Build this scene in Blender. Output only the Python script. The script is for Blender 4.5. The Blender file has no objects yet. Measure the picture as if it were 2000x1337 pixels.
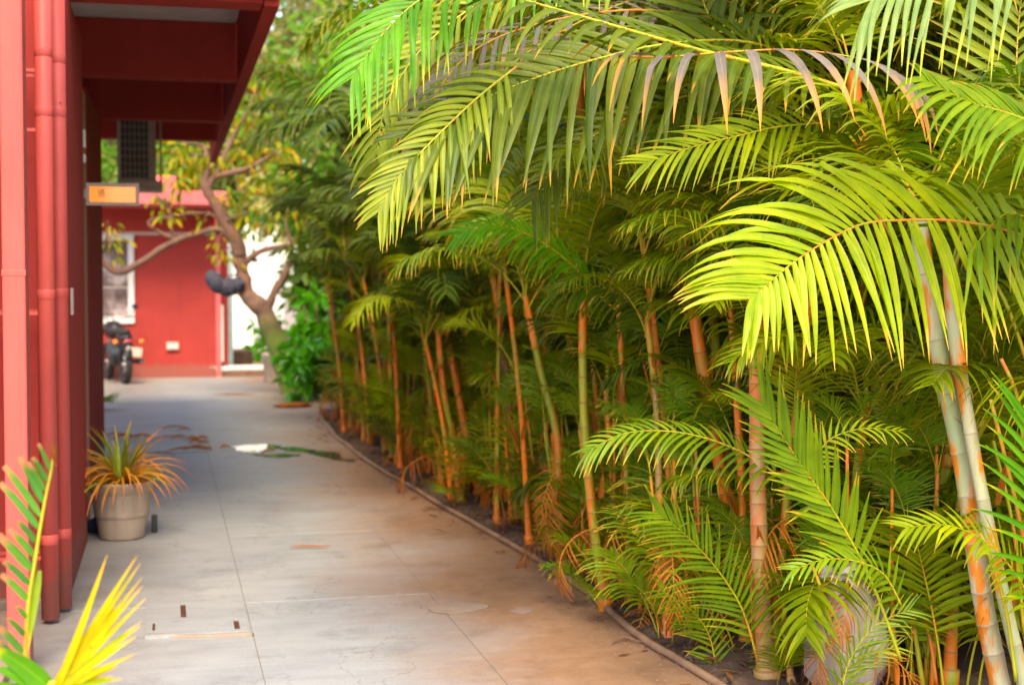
import bpy, math, random
from mathutils import Vector, Matrix, noise
random.seed(11)
R = math.radians
sc = bpy.context.scene
col = sc.collection

# ------------------------------------------------------------------ camera, light, exposure
FPX = 2778.0                                   # focal length in pixels of the 2000 px wide photograph
YAW = math.atan(675 / FPX); PIT = math.atan(108 / FPX)
EYE = Vector((0, 0, 1.5))
cd = bpy.data.cameras.new('camera'); cam = bpy.data.objects.new('camera', cd); col.objects.link(cam)
cd.sensor_width = 36; cd.lens = FPX / 2000 * 36; cd.clip_start = .05; cd.clip_end = 800
cam.location = EYE; cam.rotation_euler = (R(90) - PIT, 0, -YAW)
cd.dof.use_dof = True; cd.dof.focus_distance = 4.7; cd.dof.aperture_fstop = 2.9
sc.camera = cam
w = bpy.data.worlds.new('World'); sc.world = w; w.use_nodes = True
wn = w.node_tree.nodes; wl = w.node_tree.links
sky = wn.new('ShaderNodeTexSky'); sky.sky_type = 'NISHITA'; sky.sun_disc = False
SUN_EL, SUN_AZ = R(50), R(189)                 # azimuth clockwise from +Y: behind the camera, to the left
sky.sun_elevation = SUN_EL; sky.sun_rotation = SUN_AZ
sky.dust_density = 1.5; sky.air_density = 1.0; sky.ozone_density = 1.0
wl.new(sky.outputs[0], wn['Background'].inputs[0]); wn['Background'].inputs[1].default_value = .15
sd = bpy.data.lights.new('sun', 'SUN'); so = bpy.data.objects.new('sun', sd); col.objects.link(so)
sd.energy = 1.5; sd.angle = R(26); sd.color = (1, .86, .66)
tos = Vector((math.sin(SUN_AZ) * math.cos(SUN_EL), math.cos(SUN_AZ) * math.cos(SUN_EL), math.sin(SUN_EL)))
so.rotation_euler = tos.to_track_quat('Z', 'Y').to_euler()
sc.view_settings.view_transform = 'Standard'; sc.view_settings.look = 'None'
sc.view_settings.gamma = 1; sc.view_settings.use_curve_mapping = False
sc.view_settings.exposure = 1.92
sc.view_settings.use_white_balance = True; sc.view_settings.white_balance_temperature = 7500; sc.view_settings.white_balance_tint = 12
sc.cycles.max_bounces = 8; sc.cycles.diffuse_bounces = 4; sc.cycles.glossy_bounces = 3; sc.cycles.transmission_bounces = 5
sc.cycles.use_denoising = True

CF = Vector((math.sin(YAW) * math.cos(PIT), math.cos(YAW) * math.cos(PIT), -math.sin(PIT)))
CR = Vector((math.cos(YAW), -math.sin(YAW), 0)); CU = CR.cross(CF)
def ray(px, py): return CF + CR * ((px - 1000) / FPX) - CU * ((py - 668.5) / FPX)
def G(px, py, z=0.0):                          # measured spot on the ground
    d = ray(px, py); return EYE + d * ((z - 1.5) / d.z)
def P(px, py, Y):                              # measured spot at Y metres down the path
    d = ray(px, py); return EYE + d * (Y / d.y)

# ------------------------------------------------------------------ materials
def nodes(name):
    m = bpy.data.materials.new(name); m.use_nodes = True
    nt = m.node_tree; return m, nt.nodes, nt.links, nt.nodes['Principled BSDF']
def ramp(n, stops):
    r = n.new('ShaderNodeValToRGB'); e = r.color_ramp.elements
    while len(e) < len(stops): e.new(.5)
    for k, (p, c) in enumerate(stops):
        e[k].position = p; e[k].color = (*c, 1) if len(c) == 3 else c
    return r
def mixc(n, l, fac, a, b, mode='MIX'):
    x = n.new('ShaderNodeMix'); x.data_type = 'RGBA'; x.blend_type = mode
    for s, v in ((0, fac), (6, a), (7, b)):
        if hasattr(v, 'links') or hasattr(v, 'is_linked'): l.new(v, x.inputs[s])
        elif s == 0: x.inputs[0].default_value = v
        else: x.inputs[s].default_value = (*v, 1)
    return x.outputs[2]
def noi(n, l, scale, detail=5, rough=.6, vec=None, coord='Object', sc3=None):
    t = n.new('ShaderNodeTexNoise'); t.inputs['Scale'].default_value = scale
    t.inputs['Detail'].default_value = detail; t.inputs['Roughness'].default_value = rough
    if vec is None:
        c = n.new('ShaderNodeTexCoord'); vec = c.outputs[coord]
    if sc3:
        mp = n.new('ShaderNodeMapping'); mp.inputs['Scale'].default_value = sc3; l.new(vec, mp.inputs[0]); vec = mp.outputs[0]
    l.new(vec, t.inputs['Vector']); return t.outputs['Fac']
def bump(n, l, b, h, strength=.3, dist=.01):
    x = n.new('ShaderNodeBump'); x.inputs['Strength'].default_value = strength; x.inputs['Distance'].default_value = dist
    l.new(h, x.inputs['Height']); l.new(x.outputs[0], b.inputs['Normal'])
def painted(name, c, c2, rough=.55, scale=2.5, stain=.5):
    m, n, l, b = nodes(name)
    f = noi(n, l, scale, 6, .65); r = ramp(n, [(.3, c2), (.62, c)]); l.new(f, r.inputs[0])
    g = noi(n, l, 1.2, 5, .7, sc3=(9, 9, .8)); r2 = ramp(n, [(.35, (.70,) * 3), (.6, (1, 1, 1))]); l.new(g, r2.inputs[0])
    c = mixc(n, l, stain, r.outputs[0], r2.outputs[0], 'MULTIPLY')
    if name in ('red_paint', 'pipe_paint'):
        ge = n.new('ShaderNodeNewGeometry'); sp = n.new('ShaderNodeSeparateXYZ'); l.new(ge.outputs['Position'], sp.inputs[0])
        ad = n.new('ShaderNodeMath'); ad.operation = 'MULTIPLY_ADD'; l.new(noi(n, l, 9, 7, .7), ad.inputs[0]); ad.inputs[1].default_value = -.35; l.new(sp.outputs[2], ad.inputs[2])
        rg = ramp(n, [(0, (.5, .5, .5)), (.06, (0, 0, 0))]); l.new(ad.outputs[0], rg.inputs[0]); c = mixc(n, l, rg.outputs[0], c, (.22, .13, .10))
        ch = noi(n, l, 28, 6, .75); rc = ramp(n, [(.70, (0, 0, 0)), (.73, (.8, .8, .8))]); l.new(ch, rc.inputs[0]); c = mixc(n, l, rc.outputs[0], c, (.50, .30, .26))
    l.new(c, b.inputs['Base Color']); b.inputs['Roughness'].default_value = rough; b.inputs['Specular IOR Level'].default_value = .3 if name != 'red_paint' else .12
    bump(n, l, b, noi(n, l, 45, 4), .25, .004); return m
def plain(name, c, rough=.5, metal=0.0, var=.25):
    m, n, l, b = nodes(name)
    f = noi(n, l, 9, 5, .6); r = ramp(n, [(.3, tuple(x * (1 - var) for x in c)), (.7, c)]); l.new(f, r.inputs[0])
    l.new(r.outputs[0], b.inputs['Base Color']); b.inputs['Roughness'].default_value = rough; b.inputs['Metallic'].default_value = metal
    return m
def leafmat(name, dark, light, tip, tip0=.78, trans=.35, rough=.4, spot=.0, tint=None):
    """blade colour: object-to-object and leaflet-to-leaflet variation, browned tips, pale midrib"""
    m, n, l, b = nodes(name)
    oi = n.new('ShaderNodeObjectInfo')
    ua = n.new('ShaderNodeUVMap'); ua.uv_map = 'along'; sa = n.new('ShaderNodeSeparateXYZ'); l.new(ua.outputs[0], sa.inputs[0])
    ub = n.new('ShaderNodeUVMap'); ub.uv_map = 'across'; sb = n.new('ShaderNodeSeparateXYZ'); l.new(ub.outputs[0], sb.inputs[0])
    ad = n.new('ShaderNodeMath'); ad.operation = 'MULTIPLY_ADD'; l.new(oi.outputs['Random'], ad.inputs[0]); ad.inputs[1].default_value = .6
    m2 = n.new('ShaderNodeMath'); m2.operation = 'MULTIPLY'; l.new(sa.outputs[1], m2.inputs[0]); m2.inputs[1].default_value = .4
    l.new(m2.outputs[0], ad.inputs[2])
    c = mixc(n, l, ad.outputs[0], dark, light)
    f = noi(n, l, 14, 4, .6, sc3=(1, 1, 1)); r = ramp(n, [(.35, (.72, .78, .7)), (.65, (1.1, 1.05, 1))]); l.new(f, r.inputs[0])
    c = mixc(n, l, .8, c, r.outputs[0], 'MULTIPLY')
    # tips go yellow-brown, more on some leaflets than on others
    t = n.new('ShaderNodeMath'); t.operation = 'MULTIPLY_ADD'; l.new(sa.outputs[1], t.inputs[0]); t.inputs[1].default_value = .18; l.new(sa.outputs[0], t.inputs[2])
    rt = ramp(n, [(min(.98, tip0 * .9 + .09), (0, 0, 0)), (1, (1, 1, 1))]); l.new(t.outputs[0], rt.inputs[0])
    c = mixc(n, l, rt.outputs[0], c, tip)
    sn = noi(n, l, 55, 3, .6); rsn = ramp(n, [(.69, (0, 0, 0)), (.73, (.75, .75, .75))]); l.new(sn, rsn.inputs[0]); c = mixc(n, l, rsn.outputs[0], c, (.30, .17, .04))
    rm = ramp(n, [(.44, (0, 0, 0)), (.5, (1, 1, 1)), (.56, (0, 0, 0))]); l.new(sb.outputs[0], rm.inputs[0])
    mm = n.new('ShaderNodeMath'); mm.operation = 'MULTIPLY'; l.new(rm.outputs[0], mm.inputs[0]); mm.inputs[1].default_value = .35
    c = mixc(n, l, mm.outputs[0], c, tuple(min(1, x * 1.7 + .02) for x in light))
    l.new(c, b.inputs['Base Color']); b.inputs['Roughness'].default_value = rough; b.inputs['Specular IOR Level'].default_value = .28
    tr = n.new('ShaderNodeBsdfTranslucent'); l.new(mixc(n, l, 1, c, (1.25, 1.2, .5), 'MULTIPLY'), tr.inputs[0])
    ms = n.new('ShaderNodeMixShader'); ms.inputs[0].default_value = trans
    l.new(b.outputs[0], ms.inputs[1]); l.new(tr.outputs[0], ms.inputs[2])
    l.new(ms.outputs[0], n['Material Output'].inputs[0]); return m
def canemat(name, a, bcol, patch, amt=.5):
    m, n, l, b = nodes(name)
    oi = n.new('ShaderNodeObjectInfo'); tc = n.new('ShaderNodeTexCoord')
    va = n.new('ShaderNodeVectorMath'); va.operation = 'ADD'; l.new(tc.outputs['Object'], va.inputs[0])
    cx = n.new('ShaderNodeCombineXYZ'); mu = n.new('ShaderNodeMath'); mu.operation = 'MULTIPLY'; mu.inputs[1].default_value = 37
    l.new(oi.outputs['Random'], mu.inputs[0]); l.new(mu.outputs[0], cx.inputs[2]); l.new(cx.outputs[0], va.inputs[1])
    f = noi(n, l, 2.2, 3, .5, vec=va.outputs[0], sc3=(4, 4, 1)); r = ramp(n, [(.4, a), (.6, bcol)]); l.new(f, r.inputs[0])
    g = noi(n, l, 3.2, 5, .6, vec=va.outputs[0], sc3=(5, 5, 1.0)); rg = ramp(n, [(.62 - amt * .25, (0, 0, 0)), (.68 - amt * .22, (1, 1, 1))]); l.new(g, rg.inputs[0])
    c = mixc(n, l, rg.outputs[0], r.outputs[0], patch)
    h = noi(n, l, 40, 4, .7, sc3=(1, 1, .25)); rh = ramp(n, [(.3, (.7, .66, .6)), (.6, (1, 1, 1))]); l.new(h, rh.inputs[0])
    l.new(mixc(n, l, .6, c, rh.outputs[0], 'MULTIPLY'), b.inputs['Base Color'])
    b.inputs['Roughness'].default_value = .5; bump(n, l, b, h, .25, .003); return m

M = {}
M['red'] = painted('red_paint', (.40, .050, .042), (.34, .043, .038), .85, 2.5, .22)
M['redp'] = painted('pipe_paint', (.58, .095, .08), (.50, .08, .068), .5, 2, .4)
M['redlit'] = painted('lit_red_paint', (.68, .15, .15), (.6, .12, .12), .5)  # lit copy of the red paint, sunlight brightened into the colour
M['white_ceiling'] = painted('limewash', (.62, .62, .64), (.5, .5, .52), .8)
M['beige'] = painted('beige_paint', (.42, .25, .17), (.34, .2, .14), .6)
M['trim'] = painted('trim_paint', (.55, .42, .36), (.45, .33, .28), .6)
M['whitep'] = painted('white_paint', (.75, .73, .70), (.62, .6, .57), .5)
M['whitewall'] = painted('white_wall_paint', (.82, .84, .82), (.74, .77, .75), .7, 1, .2)
M['blackm'] = plain('black_plastic', (.018, .018, .022), .4)
M['grille'] = plain('dark_grille', (.03, .05, .06), .5)
M['steel'] = plain('steel', (.5, .5, .5), .3, .9)
M['greymetal'] = plain('grey_metal', (.42, .36, .32), .55, .2)
M['grout'] = plain('joint_dirt', (.24, .20, .16), .95)
M['navy'] = plain('navy_cloth', (.02, .025, .10), .85)
M['charcoal'] = plain('charcoal_cloth', (.05, .05, .075), .8)
M['bark'] = painted('bark', (.24, .125, .085), (.12, .065, .045), .85, 6, .5)
M['barkdark'] = painted('dark_bark', (.10, .06, .04), (.05, .03, .02), .9, 6, .5)
M['pot'] = painted('clay_pot', (.43, .34, .27), (.33, .26, .21), .75, 5, .5)
M['stone'] = painted('pale_stone', (.50, .45, .43), (.33, .26, .22), .9, 5, .7)
M['pipe'] = painted('dusty_hose', (.34, .21, .13), (.22, .13, .08), .7, 8, .5)
M['rust'] = painted('rusty_edge', (.13, .05, .025), (.06, .022, .012), .9, 20, .5)
M['rubber'] = plain('rubber', (.02, .018, .018), .8)
M['redlens'] = plain('red_lens', (.6, .03, .05), .2)
M['amber'] = plain('amber_lens', (.85, .22, .02), .25)
M['plate'] = plain('plate', (.62, .52, .42), .5)
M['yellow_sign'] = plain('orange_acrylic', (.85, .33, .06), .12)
M['ink'] = plain('black_ink', (.03, .02, .01), .5)
M['hedgewall'] = painted('compound_plaster', (.30, .20, .17), (.20, .13, .11), .85, 3, .6)
# palm blades
M['l_hero'] = leafmat('blade_lime', (.23, .38, .006), (.42, .49, .008), (.78, .52, .06), .92, .38)
M['l_pale'] = leafmat('blade_pale', (.17, .29, .09), (.26, .36, .09), (.55, .55, .06), .9, .3, .32)
M['l_green'] = leafmat('blade_green', (.10, .23, .010), (.25, .37, .012), (.55, .40, .03), .9, .38)
M['l_vivid'] = leafmat('blade_vivid', (.07, .30, .010), (.15, .42, .012), (.50, .50, .02), .9, .42)
M['l_mid'] = leafmat('blade_mid', (.13, .22, .006), (.35, .42, .008), (.34, .26, .02), .9, .34)
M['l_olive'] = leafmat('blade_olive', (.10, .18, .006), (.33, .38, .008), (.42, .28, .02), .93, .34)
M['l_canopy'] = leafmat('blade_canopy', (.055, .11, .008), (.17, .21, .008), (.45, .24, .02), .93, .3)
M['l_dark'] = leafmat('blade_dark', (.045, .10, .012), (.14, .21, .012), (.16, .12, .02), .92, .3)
M['l_grey'] = leafmat('blade_withered', (.15, .125, .11), (.24, .20, .165), (.70, .30, .03), .52, .2, .5)
M['l_yellow'] = leafmat('blade_yellow', (.55, .48, .008), (.70, .55, .010), (.85, .50, .02), .9, .35)
M['l_torn'] = leafmat('blade_torn', (.07, .32, .06), (.16, .42, .05), (.75, .30, .16), .72, .3)
M['l_dry'] = leafmat('blade_dry', (.34, .090, .012), (.62, .20, .02), (.30, .10, .03), .9, .3, .6)
M['l_spider'] = leafmat('strap_orange', (.58, .21, .02), (.70, .38, .05), (.80, .22, .04), .7, .25)
M['l_spiderg'] = leafmat('strap_green', (.16, .26, .02), (.34, .42, .03), (.65, .35, .04), .75, .3)
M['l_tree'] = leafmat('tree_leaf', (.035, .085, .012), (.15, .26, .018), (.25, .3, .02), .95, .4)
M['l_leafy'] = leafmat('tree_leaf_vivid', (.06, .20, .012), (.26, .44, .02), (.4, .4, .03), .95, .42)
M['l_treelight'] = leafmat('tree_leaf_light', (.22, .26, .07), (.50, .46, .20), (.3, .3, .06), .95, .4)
M['l_plume'] = leafmat('plume_leaf', (.12, .27, .012), (.50, .40, .012), (.70, .16, .012), .82, .4)
M['l_shrub'] = leafmat('shrub_leaf', (.035, .24, .012), (.13, .46, .02), (.2, .5, .05), .95, .35, .25)
M['rachis'] = canemat('rachis_yellow', (.34, .40, .012), (.50, .40, .02), (.66, .25, .03), .3)
M['rachis_o'] = canemat('rachis_orange', (.55, .30, .03), (.45, .40, .02), (.70, .20, .03), .6)
M['c_orange'] = canemat('cane_orange', (.52, .25, .03), (.36, .28, .02), (.80, .19, .008), .8)
M['c_green'] = canemat('cane_green', (.34, .32, .015), (.26, .28, .012), (.66, .16, .01), .45)
M['c_pale'] = canemat('cane_pale', (.58, .54, .36), (.42, .50, .26), (.82, .25, .02), .5)
M['c_pink'] = canemat('cane_pink', (.46, .26, .13), (.38, .24, .06), (.60, .16, .04), .55)
M['c_brown'] = canemat('cane_brown', (.26, .14, .08), (.36, .19, .10), (.45, .15, .03), .4)
M['ring'] = plain('leaf_scar', (.36, .17, .05), .8)
M['ringp'] = plain('leaf_scar_pale', (.50, .40, .26), .8)

def concrete(name, far=False):
    m, n, l, b = nodes(name)
    g = n.new('ShaderNodeNewGeometry'); sp = n.new('ShaderNodeSeparateXYZ'); l.new(g.outputs['Position'], sp.inputs[0])
    f = noi(n, l, 1.1, 7, .62, vec=g.outputs['Position']); r = ramp(n, [(.32, (.27, .29, .305)), (.68, (.35, .37, .38))]); l.new(f, r.inputs[0])
    c = r.outputs[0]
    if far: c = mixc(n, l, .6, c, (.34, .34, .29))
    # orange ground glow painted in with soil from the bed, thinning towards mid-path
    e = n.new('ShaderNodeMath'); e.operation = 'MULTIPLY_ADD'; l.new(noi(n, l, .8, 5, .6, vec=g.outputs['Position']), e.inputs[0]); e.inputs[1].default_value = 1.5
    l.new(sp.outputs[0], e.inputs[2])
    rr = ramp(n, [(.60, (0, 0, 0)), (.93, (1, 1, 1))])
    dv = n.new('ShaderNodeMath'); dv.operation = 'DIVIDE'; l.new(e.outputs[0], dv.inputs[0]); dv.inputs[1].default_value = 2.5; l.new(dv.outputs[0], rr.inputs[0])
    k = n.new('ShaderNodeMath'); k.operation = 'MULTIPLY'; l.new(rr.outputs[0], k.inputs[0]); k.inputs[1].default_value = .88 if not far else .7
    d2 = noi(n, l, 14, 6, .7, vec=g.outputs['Position']); rd = ramp(n, [(.3, (.25, .125, .055)), (.7, (.38, .195, .09))]); l.new(d2, rd.inputs[0])
    c = mixc(n, l, k.outputs[0], c, rd.outputs[0])
    # dust along the building
    e2 = n.new('ShaderNodeMath'); e2.operation = 'MULTIPLY_ADD'; l.new(noi(n, l, 1.3, 6, .65, vec=g.outputs['Position']), e2.inputs[0]); e2.inputs[1].default_value = .9; 
    ng = n.new('ShaderNodeMath'); ng.operation = 'MULTIPLY'; l.new(sp.outputs[0], ng.inputs[0]); ng.inputs[1].default_value = -1; l.new(ng.outputs[0], e2.inputs[2])
    r3 = ramp(n, [(.35, (0, 0, 0)), (.95, (1, 1, 1))]); l.new(e2.outputs[0], r3.inputs[0])
    k3 = n.new('ShaderNodeMath'); k3.operation = 'MULTIPLY'; l.new(r3.outputs[0], k3.inputs[0]); k3.inputs[1].default_value = .55
    c = mixc(n, l, k3.outputs[0], c, (.21, .165, .125))
    # streaks, fine speckle, pale blotches
    s = noi(n, l, 7, 6, .7, vec=g.outputs['Position'], sc3=(.35, 1.5, 1)); rs = ramp(n, [(.32, (.72, .71, .70)), (.55, (1, 1, 1)), (.8, (1.12, 1.12, 1.12))]); l.new(s, rs.inputs[0])
    c = mixc(n, l, .45, c, rs.outputs[0], 'MULTIPLY')
    s2 = noi(n, l, 90, 3, .7, vec=g.outputs['Position']); r4 = ramp(n, [(.3, (.82,) * 3), (.6, (1, 1, 1))]); l.new(s2, r4.inputs[0])
    c = mixc(n, l, .7, c, r4.outputs[0], 'MULTIPLY')
    vo = n.new('ShaderNodeTexVoronoi'); vo.feature = 'DISTANCE_TO_EDGE'; vo.inputs['Scale'].default_value = .55
    wv = n.new('ShaderNodeVectorMath'); wv.operation = 'ADD'; nn = n.new('ShaderNodeTexNoise'); nn.inputs['Scale'].default_value = 2.6; nn.inputs['Detail'].default_value = 6; l.new(g.outputs['Position'], nn.inputs['Vector'])
    l.new(nn.outputs['Color'], wv.inputs[0]); l.new(g.outputs['Position'], wv.inputs[1]); l.new(wv.outputs[0], vo.inputs['Vector'])
    rc = ramp(n, [(0, (.62, .6, .58)), (.0035, (1, 1, 1))]); l.new(vo.outputs['Distance'], rc.inputs[0]); c = mixc(n, l, .8, c, rc.outputs[0], 'MULTIPLY')
    st = noi(n, l, 2.3, 8, .75, vec=g.outputs['Position'], sc3=(1, .7, 1)); rst = ramp(n, [(.36, (.62, .60, .57)), (.47, (1, 1, 1)), (.62, (1, 1, 1)), (.72, (1.18, 1.17, 1.15))]); l.new(st, rst.inputs[0]); c = mixc(n, l, .5, c, rst.outputs[0], 'MULTIPLY')
    l.new(c, b.inputs['Base Color'])
    ro = ramp(n, [(.3, (.48,) * 3), (.7, (.75,) * 3)]); l.new(f, ro.inputs[0]); l.new(ro.outputs[0], b.inputs['Roughness'])
    bump(n, l, b, s2, .18, .002); return m
M['conc'] = concrete('path_concrete'); M['concfar'] = concrete('yard_concrete', True)
m, n, l, b = nodes('soil')
f = noi(n, l, 6, 8, .7); r = ramp(n, [(.3, (.055, .032, .024)), (.55, (.13, .08, .055)), (.75, (.24, .15, .095))]); l.new(f, r.inputs[0])
l.new(r.outputs[0], b.inputs['Base Color']); b.inputs['Roughness'].default_value = .95; bump(n, l, b, noi(n, l, 30, 8, .75), .8, .02); M['soil'] = m
m, n, l, b = nodes('wet_film')
b.inputs['Base Color'].default_value = (.05, .055, .05, 1); b.inputs['Roughness'].default_value = .02; b.inputs['Specular IOR Level'].default_value = 1.0
b.inputs['IOR'].default_value = 1.5; M['water'] = m
m, n, l, b = nodes('window_glass')
f = noi(n, l, 4, 5, .6); r = ramp(n, [(.35, (.10, .07, .07)), (.5, (.22, .17, .16)), (.62, (.45, .38, .36))]); l.new(f, r.inputs[0])  # greyish reflections painted into the pane colour
l.new(r.outputs[0], b.inputs['Base Color']); b.inputs['Roughness'].default_value = .08; M['glass'] = m

# ------------------------------------------------------------------ mesh helpers
class MB:
    def __init__(s): s.v = []; s.f = []; s.m = []; s.ua = []; s.ub = []; s.sm = []
    def face(s, idx, mi=0, ua=None, ub=None, smooth=False):
        s.f.append(idx); s.m.append(mi); s.ua.append(ua); s.ub.append(ub); s.sm.append(smooth)
    def box(s, x0, x1, y0, y1, z0, z1, mi=0):
        b = len(s.v)
        s.v += [Vector(p) for p in ((x0, y0, z0), (x1, y0, z0), (x1, y1, z0), (x0, y1, z0), (x0, y0, z1), (x1, y0, z1), (x1, y1, z1), (x0, y1, z1))]
        for q in ((0, 3, 2, 1), (4, 5, 6, 7), (0, 1, 5, 4), (1, 2, 6, 5), (2, 3, 7, 6), (3, 0, 4, 7)): s.face([b + i for i in q], mi)
        return s
    def tube(s, pts, rad, seg=8, mi=0, cap=True, mis=None):
        pts = [Vector(p) for p in pts]; n = len(pts)
        if not hasattr(rad, '__len__'): rad = [rad] * n
        up = None; rings = []
        for i, p in enumerate(pts):
            t = (pts[min(i + 1, n - 1)] - pts[max(i - 1, 0)])
            t = t.normalized() if t.length > 1e-9 else Vector((0, 0, 1))
            if up is None: up = t.orthogonal().normalized()
            up = (up - t * up.dot(t)); up = up.normalized() if up.length > 1e-6 else t.orthogonal().normalized()
            sd_ = t.cross(up); b = len(s.v)
            for k in range(seg):
                a = 2 * math.pi * k / seg; s.v.append(p + (up * math.cos(a) + sd_ * math.sin(a)) * rad[i])
            rings.append(b)
        for i in range(n - 1):
            q = mis[i] if mis else mi
            for k in range(seg):
                k2 = (k + 1) % seg; s.face([rings[i] + k, rings[i] + k2, rings[i + 1] + k2, rings[i + 1] + k], q, smooth=True)
        if cap:
            s.face([rings[0] + k for k in reversed(range(seg))], mi); s.face([rings[-1] + k for k in range(seg)], mi)
        return s
    def lathe(s, prof, seg=28, mi=0, c=(0, 0, 0)):
        c = Vector(c); b = len(s.v)
        for r_, z in prof:
            for k in range(seg):
                a = 2 * math.pi * k / seg; s.v.append(c + Vector((r_ * math.cos(a), r_ * math.sin(a), z)))
        for i in range(len(prof) - 1):
            for k in range(seg):
                k2 = (k + 1) % seg; s.face([b + i * seg + k, b + i * seg + k2, b + (i + 1) * seg + k2, b + (i + 1) * seg + k], mi, smooth=True)
        return s
    def blob(s, c, r3, mi=0, nz=.12, seg=20, rng=12, fr=3.0, rot=None):
        c = Vector(c); b = len(s.v)
        for i in range(rng + 1):
            th = math.pi * i / rng
            for k in range(seg):
                a = 2 * math.pi * k / seg; d = Vector((math.sin(th) * math.cos(a), math.sin(th) * math.sin(a), math.cos(th)))
                q = 1 + nz * noise.noise(d * fr + c * 3); p = Vector((d.x * r3[0], d.y * r3[1], d.z * r3[2])) * q
                if rot: p = rot @ p
                s.v.append(c + p)
        for i in range(rng):
            for k in range(seg):
                k2 = (k + 1) % seg; s.face([b + i * seg + k, b + (i + 1) * seg + k, b + (i + 1) * seg + k2, b + i * seg + k2], mi, smooth=True)
        return s
    def blade(s, pts, wv, nv, wid, rnd, mi=0, fold=.22):
        """ribbon with a V fold; pts centre line, wv width directions, nv normals, wid half widths"""
        n = len(pts); b = len(s.v)
        for i in range(n):
            s.v += [pts[i] - wv[i] * wid[i] + nv[i] * wid[i] * fold, pts[i] - nv[i] * wid[i] * fold * .5, pts[i] + wv[i] * wid[i] + nv[i] * wid[i] * fold]
        for i in range(n - 1):
            u0, u1 = i / (n - 1), (i + 1) / (n - 1); q = b + 3 * i
            s.face([q, q + 1, q + 4, q + 3], mi, ((u0, rnd), (u0, rnd), (u1, rnd), (u1, rnd)), ((0, 0), (.5, 0), (.5, 0), (0, 0)), True)
            s.face([q + 1, q + 2, q + 5, q + 4], mi, ((u0, rnd), (u0, rnd), (u1, rnd), (u1, rnd)), ((.5, 0), (1, 0), (1, 0), (.5, 0)), True)
        return s
    def mesh(s, name, mats, origin=(0, 0, 0)):
        me = bpy.data.meshes.new(name); o = Vector(origin)
        me.from_pydata([tuple(v - o) for v in s.v], [], s.f)
        for mt in (mats if isinstance(mats, (list, tuple)) else [mats]): me.materials.append(M[mt] if isinstance(mt, str) else mt)
        me.polygons.foreach_set('material_index', s.m); me.polygons.foreach_set('use_smooth', s.sm)
        if any(u is not None for u in s.ua):
            for nm, src in (('along', s.ua), ('across', s.ub)):
                uv = me.uv_layers.new(name=nm); dat = []
                for f_, u in zip(s.f, src):
                    for k in range(len(f_)): dat += list(u[k]) if u else [.3, .5]
                uv.data.foreach_set('uv', dat)
        me.update(); return me
    def obj(s, name, mats, parent=None, origin=(0, 0, 0), **kw):
        o = bpy.data.objects.new(name, s.mesh(name, mats, origin)); col.objects.link(o)
        if parent is not None: o.parent = parent
        for k, v in kw.items(): o[k] = v
        return o
def link(me, name, parent=None, loc=(0, 0, 0), rot=(0, 0, 0), scl=1):
    o = bpy.data.objects.new(name, me); col.objects.link(o); o.location = loc; o.rotation_euler = rot
    o.scale = (scl,) * 3 if not hasattr(scl, '__len__') else scl
    if parent is not None: o.parent = parent
    return o
def thing(name, label, cat, loc=(0, 0, 0), rz=0, group=None):
    o = bpy.data.objects.new(name, None); col.objects.link(o); o.location = loc; o.rotation_euler = (0, 0, rz); o.empty_display_size = .1
    o['label'] = label; o['category'] = cat
    if group: o['group'] = group
    return o
def tag(o, label, cat, group=None):
    o['label'] = label; o['category'] = cat
    if group: o['group'] = group
    return o
def bevel(o, wd=.006, seg=2):
    md = o.modifiers.new('bevel', 'BEVEL'); md.width = wd; md.segments = seg; md.limit_method = 'ANGLE'; return o
def smoothpath(pts, k=4):
    pts = [Vector(p) for p in pts]; out = []
    for i in range(len(pts) - 1):
        p0, p1, p2, p3 = pts[max(i - 1, 0)], pts[i], pts[i + 1], pts[min(i + 2, len(pts) - 1)]
        for j in range(k):
            t = j / k; out.append(.5 * ((2 * p1) + (p2 - p0) * t + (2 * p0 - 5 * p1 + 4 * p2 - p3) * t * t + (-p0 + 3 * p1 - 3 * p2 + p3) * t ** 3))
    out.append(pts[-1]); return out

# ------------------------------------------------------------------ ground, path, bed
MB().box(-60, 60, -20, 120, -.6, -.05).obj('ground', 'concfar', kind='structure')
path = MB().box(-.64, 2.3, -2, 13.3, -.045, -.0055).obj('path', 'grout', kind='structure')
XS = [-.64, .352, 1.243, 2.3]; Y0 = 6.84 - 1.86 * 4
for i in range(3):
    for j in range(8):
        y0 = Y0 + 1.86 * j; y1 = min(y0 + 1.86, 13.25); g = .0012 + random.random() * .0008
        if y1 - y0 < .3: continue
        o = MB().box(XS[i] + g, XS[i + 1] - g, y0 + g, y1 - g, -.0135, random.uniform(-.0035, .0)).obj('paving_slab', 'conc', path); bevel(o, .0025, 2)
MB().box(-9, 3.2, 13.27, 24.3, -.049, -.002).obj('yard', 'concfar', kind='structure')
EDGE = [(2.05, 1.5), (2.03, 3.2), (1.99, 4.99), (1.95, 5.6), (1.975, 7.0), (1.83, 9.27), (1.71, 11.15), (1.65, 12.57), (1.645, 14.4), (1.70, 16.1), (1.80, 17.3)]
ep = smoothpath([(x, y, .02) for x, y in EDGE], 6)
for p in ep: p.x += .03 * noise.noise(Vector((p.y * 1.1, 0, 0))) + .012 * noise.noise(Vector((p.y * 4, 0, 0))); p.z = .016 + .004 * noise.noise(Vector((p.y * 2.3, 3, 0)))
h = MB().tube(ep, .0165, 10).obj('edging_hose', 'pipe'); tag(h, 'dusty brown hose laid along the edge of the soil bed', 'hose')
sb = MB(); NX = 40
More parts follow.
